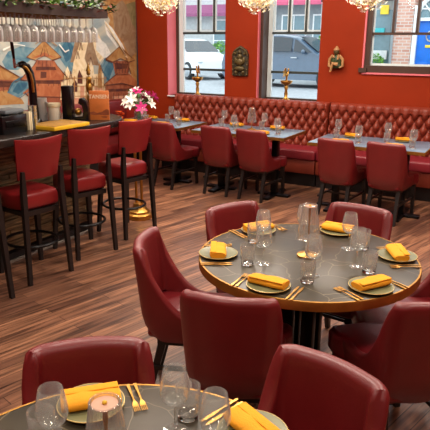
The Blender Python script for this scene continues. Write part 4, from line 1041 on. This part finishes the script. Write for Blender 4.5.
# ------------------------------------------------------------------ the street outside
SZ = .42
m = MB().box((-9, 30, SZ-.05), (60, 43.5, .1)); struct('street', m, 'asphalt')
m = MB().box((-9, 9.0, SZ+.03), (60, 2.2, .08)); struct('pavement', m, 'pavement_grey')
def car(name, loc, rz, mat, label, suv):
    t = thing(name, label, 'car', loc, rz)
    if suv: prof = [(-2.3, .45), (-2.32, .8), (-2.25, 1.08), (-2.05, 1.15), (-1.75, 1.6), (-1.5, 1.68), (-.2, 1.7), (.35, 1.62), (1.05, 1.14), (1.95, 1.02), (2.25, .85), (2.32, .5), (2.2, .3), (-2.2, .3)]
    else: prof = [(-2.05, .4), (-2.08, .75), (-2.0, .98), (-1.75, 1.05), (-1.35, 1.42), (-1.0, 1.5), (0, 1.51), (.3, 1.46), (1.05, 1.0), (1.75, .88), (2.02, .72), (2.08, .42), (2.0, .25), (-2.0, .25)]
    beltz = 1.12 if suv else 1.0
    P = []; hwid = .92 if suv else .86
    # body lofted across the width with tumblehome
    for k in range(13):
        u = -1+2*k/12; row = []
        e = abs(u)
        for x, z in prof:
            sc = 1-.03*e**6; zz = z-(.06*e**8 if z > .5 else 0)
            yy = u*hwid*(1-.18*max(0, z-beltz)/.6)
            row.append((x*sc, yy, zz))
        P.append(row)
    m = MB().grid(P, cv=True); n = len(prof); m.f.append(tuple(range(n))); m.m.append(0); o = n*12; m.f.append(tuple(reversed([o+i for i in range(n)]))); m.m.append(0)
    build('body', m, mat, t, 35)
    wins = ([[(-1.75, 1.18), (-1.5, 1.56), (-.75, 1.6), (-.75, 1.16)], [(-.66, 1.16), (-.66, 1.6), (-.2, 1.6), (.2, 1.56), (.2, 1.16)], [(.28, 1.16), (.28, 1.54), (.36, 1.5), (.88, 1.14)]] if suv else
            [[(-1.35, 1.08), (-1.15, 1.36), (-.5, 1.42), (-.5, 1.05)], [(-.42, 1.05), (-.42, 1.42), (.1, 1.42), (.3, 1.38), (.85, 1.02)]])
    for s in (-1, 1):
        for wn in wins:
            vs = [(x, s*(hwid*(1-.18*max(0, z-beltz)/.6)+.012), z) for x, z in wn]
            build('side_window', MB().add(vs, [tuple(range(len(vs))) if s < 0 else tuple(reversed(range(len(vs))))]), 'car_glass', t, 0)
    a, b = ((.40, 1.60), (1.0, 1.17)) if suv else ((.36, 1.43), (1.0, 1.03))
    build('windscreen', MB().add([(a[0]+.03, -hwid*.74, a[1]+.005), (a[0]+.03, hwid*.74, a[1]+.005), (b[0]+.03, hwid*.86, b[1]+.005), (b[0]+.03, -hwid*.86, b[1]+.005)], [(0, 3, 2, 1)]), 'car_glass', t, 0)
    wr = .36 if suv else .33
    for wx in ((-1.4, 1.42) if suv else (-1.27, 1.28)):
        for s in (-1, 1):
            M = Matrix.Translation((wx, s*(hwid-.07), wr)) @ Matrix.Rotation(PI/2, 4, 'X')
            wb = build('wheel', MB().lathe([(.1, -.09), (wr-.03, -.1), (wr, -.06), (wr, .06), (wr-.03, .1), (.1, .09)], 36, M=M), 'tyre', t, 40)
            m = MB().lathe([(0, -.105), (wr*.66, -.105), (wr*.7, -.095)], 30, M=M)
            m.lathe([(0, .105), (wr*.66, .105), (wr*.7, .095)], 30, M=M)
            build('wheel_rim', m, 'alloy', wb, 40)
    for s in (-1, 1):
        build('headlight', MB().ball((prof[10][0]-.12, s*hwid*.8, prof[10][1]-.06), .12, sc=(1.3, 1.2, .6)), 'lamp_glass', t, 60)
        build('mirror', MB().ball((.62, s*(hwid+.06), beltz+.04), .09, sc=(.7, 1.1, .8)), mat, t, 60)
        for dz in ([-.1, .9] if suv else [-.1]):
            build('door_handle', MB().box((dz-.6, s*(hwid+.012), beltz-.14), (.2, .025, .03)), 'alloy', t)
    if suv:
        for s in (-1, 1): build('roof_rail', MB().tube([(-1.5, s*.68, 1.68), (-1.3, s*.68, 1.73), (-.1, s*.68, 1.74), (.1, s*.68, 1.69)], .02, 8), 'alloy', t)
    return t
car('parked_car', (-12.55, 20.6, SZ), -.5, 'car_white', 'white car on the street outside the tall window nearest the bar', False)
car('parked_car', (-7.15, 18.4, SZ-.05), 0, 'car_dark', 'dark blue-grey car on the street outside the second tall window', True)

def facade(name, x0, x1, y, h, mat, label, loc_win, awn=None, ground='shop_glass'):
    t = thing(name, label, 'building', ((x0+x1)/2, y, SZ))
    W = x1-x0
    build('wall', MB().box((0, 1.5, h/2), (W, 3, h)), mat, t)
    for (wx, wz, ww, wh) in loc_win:
        f = build('window', MB().box((wx, -.02, wz), (ww+.16, .12, wh+.16)), 'paint_white', t)
        build('pane', MB().box((wx, -.085, wz), (ww, .02, wh)).box((wx, -.1, wz), (.05, .03, wh), mi=1).box((wx, -.1, wz), (ww, .03, .05), mi=1), ['shop_glass', 'paint_white'], f)
    if awn:
        z, d, cols = awn
        build('awning', MB().add([(-W/2+.3, 0, z+.5), (W/2-.3, 0, z+.5), (W/2-.3, -d, z), (-W/2+.3, -d, z), (-W/2+.3, -d, z-.18), (W/2-.3, -d, z-.18)], [(0, 3, 2, 1), (3, 4, 5, 2)]), cols, t, 0)
    return t
facade('shop_building', -26, -15.2, 31, 9, 'stone_pale', 'pale building with purple shopfront seen behind the white car', [(x, z, 1.1, 1.7) for x in (-3.6, -1.2, 1.2, 3.6) for z in (4.9, 7.4)]+[(x, 1.5, 1.7, 2.2) for x in (-3.4, -.6, 4.3)], (3.0, .8, 'shop_purple'))
facade('shop_building', -15.0, -7.6, 31, 9, 'stone_grey', 'grey building with a pink awning seen behind the dark car', [(x, z, 1.0, 1.6) for x in (-2.4, 0, 2.4) for z in (5.3, 7.6)]+[(x, 1.65, 1.3, 2.3) for x in (-2.7, -.9, .9, 2.7)], (3.5, .8, 'awning_pink'))
# brick house with the blue door
t = thing('brick_house', 'brick house with a bright blue arched door across the street', 'building', (-3.4, 21, SZ))
build('wall', MB().box((-.95, 1.0, 3), (.64, 2, 6)).box((3.2, 1.0, 3), (5.0, 2, 6)).box((0, 1.0, 4.9), (1.3, 2, 2.3)), 'street_brick', t)
dr = build('door', MB().box((.03, .1, 1.06), (.96, .08, 2.12), .01), 'door_blue', t)
m = MB()
for px, pz in ((-.2, .5), (.26, .5)): m.box((px, .05, pz), (.32, .03, .6), .012)
build('door_panel', m, 'door_blue', dr)
build('letter_plate', MB().box((-.02, .045, 1.3), (.3, .03, .09), .01), 'sign_yellow', dr)
build('knocker', MB().tube([(.16*math.cos(a), .04, 1.62+.16*math.sin(a)) for a in [2*PI*i/20 for i in range(20)]], .03, 8, closed=True), 'steel', dr)
build('door_frame', MB().box((-.53, .04, 1.3), (.14, .2, 2.6)).box((.6, .04, 1.3), (.14, .2, 2.6)).box((.03, .04, 2.16), (1.1, .2, .1)), 'paint_white', t)
fl = build('fanlight', MB().add([(.03+.5*math.cos(a), .14, 2.22+.62*math.sin(a)) for a in [PI*i/24 for i in range(25)]], [tuple(reversed(range(25)))]), 'shop_glass', t, 0)
m = MB().tube([(.03+.53*math.cos(a), .08, 2.22+.65*math.sin(a)) for a in [PI*i/24 for i in range(25)]], .07, 8)
for a in (PI/2, PI/4, 3*PI/4): m.tube([(.03, .1, 2.22), (.03+.5*math.cos(a), .1, 2.22+.62*math.sin(a))], .025, 6)
m.box((.03, .1, 2.5), (.95, .04, .05))
build('glazing_bar', m, 'paint_white', fl)
build('downpipe', MB().tube([(-1.27, -.06, 0), (-1.27, -.06, 6)], .05, 10), 'stone_grey', t)
t = facade('corner_shop', -7.4, -4.72, 21.4, 6, 'stone_pale', 'corner shop with bright signs and plants beside the brick house', [(0, 4.5, 1.6, 1.6)])
build('shop_window', MB().box((.2, -.05, 1.35), (2.1, .12, 2.3)), 'shop_glass', t)
build('shop_sign', MB().box((1.0, -.16, 2.5), (.28, .06, .3)), 'sign_yellow', t)
build('shop_sign', MB().box((.55, -.16, 1.78), (1.0, .06, .24)), 'sign_teal', t)
build('shop_sign', MB().box((.95, -.16, 1.0), (.5, .06, .3)), 'paint_white', t)
build('shop_sign', MB().box((.3, -.16, 1.05), (.4, .06, .26)), 'paint_white', t)
build('fascia', MB().box((0, -.1, 3.0), (2.6, .2, .4)), 'frame_green', t)
def bush(loc, s, label):
    t = thing('street_shrub', label, 'shrub', loc, 0); rnd = random.Random(int(s*100))
    build('trunk', MB().tube([(0, 0, 0), (.03*s, 0, .4*s), (0, .02*s, .8*s)], [.06*s, .05*s, .03*s], 8), 'rack_wood', t)
    m = MB()
    for i in range(700):
        d = Vector((rnd.gauss(0, 1), rnd.gauss(0, 1), rnd.gauss(0, 1))).normalized()*rnd.uniform(.5, 1)**.5*.55*s
        leaf(m, (d.x, d.y, d.z*.9+s), .13*s, .07*s, (rnd.uniform(-1, 1), rnd.uniform(-1, 1), rnd.uniform(-.5, 1)), (0, .1, 1))
    build('foliage', m, 'bush_green', t, 0)
bush((-14.04, 26.0, SZ), .95, 'light green shrub behind the bonnet of the white car')
bush((-6.6, 20.4, SZ), 1.15, 'green shrub in front of the corner shop signs')
bush((-5.1, 20.4, SZ), .7, 'low green shrub at the foot of the brick house')

# ------------------------------------------------------------------ light
w = bpy.data.worlds.new('overcast'); bpy.context.scene.world = w; w.use_nodes = True
N, L = w.node_tree.nodes, w.node_tree.links
bg = N['Background']; bg.inputs['Strength'].default_value = 2.5
tc = N.new('ShaderNodeTexCoord'); sp = N.new('ShaderNodeSeparateXYZ'); r = N.new('ShaderNodeValToRGB')
L.new(tc.outputs['Generated'], sp.inputs[0]); L.new(sp.outputs['Z'], r.inputs['Fac'])
r.color_ramp.elements[0].color = (.78, .86, .92, 1); r.color_ramp.elements[1].color = (.86, .95, 1.0, 1)
L.new(r.outputs['Color'], bg.inputs['Color'])
def lamp_at(kind, loc, power, color, size=.3, rot=(0, 0, 0), spot=None, sy=None):
    d = bpy.data.lights.new('light', kind); d.energy = power; d.color = color
    if kind == 'AREA':
        d.size = size
        if sy: d.shape = 'RECTANGLE'; d.size_y = sy
    else: d.shadow_soft_size = size
    if spot: d.spot_size = spot; d.spot_blend = .6
    o = bpy.data.objects.new('ceiling_light', d); COL.objects.link(o); o.location = loc; o.rotation_euler = rot
    return o
WARM = (1, .87, .74)
for x in (-4.19, -2.91, -1.675): lamp_at('POINT', (x, 6.2, 2.325), 9, (1, .95, .86), .1)
for x, y, p in ((-4.3, 4.2, 50), (-2.4, 4.4, 62), (-.4, 4.4, 50), (1.4, 4.2, 30), (-3.6, 2.0, 34), (-1.4, 2.1, 52), (.6, 2.0, 34), (-1.2, -.2, 34), (1.0, -.3, 26), (-3.6, -.2, 22)):
    lamp_at('AREA', (x, y, 3.28), p*LK, WARM, .5)
for x in (-4.2, -2.9, -1.65, -.2): lamp_at('AREA', (x, 5.9, 3.28), 34*LK, WARM, .4)

# ------------------------------------------------------------------ camera
cam = bpy.data.cameras.new('camera'); co = bpy.data.objects.new('camera', cam); COL.objects.link(co)
cam.sensor_width = 36; cam.sensor_fit = 'HORIZONTAL'; cam.lens = 575*36/430
cam.clip_start = .05; cam.clip_end = 300
yaw, pitch, roll = math.radians(28.8), math.radians(16.6), math.radians(.5)
co.location = (0, 0, 1.75)
Rm = Matrix.Rotation(yaw, 3, 'Z') @ Matrix.Rotation(PI/2-pitch, 3, 'X') @ Matrix.Rotation(roll, 3, 'Z')
co.rotation_euler = Rm.to_euler()
sc = bpy.context.scene; sc.camera = co
sc.view_settings.view_transform = 'Standard'; sc.view_settings.look = 'None'
sc.view_settings.exposure = EXPO; sc.view_settings.gamma = 1.0
sc.cycles.max_bounces = 10; sc.cycles.transparent_max_bounces = 24; sc.cycles.transmission_bounces = 8
sc.cycles.use_denoising = True; sc.cycles.sample_clamp_indirect = 6
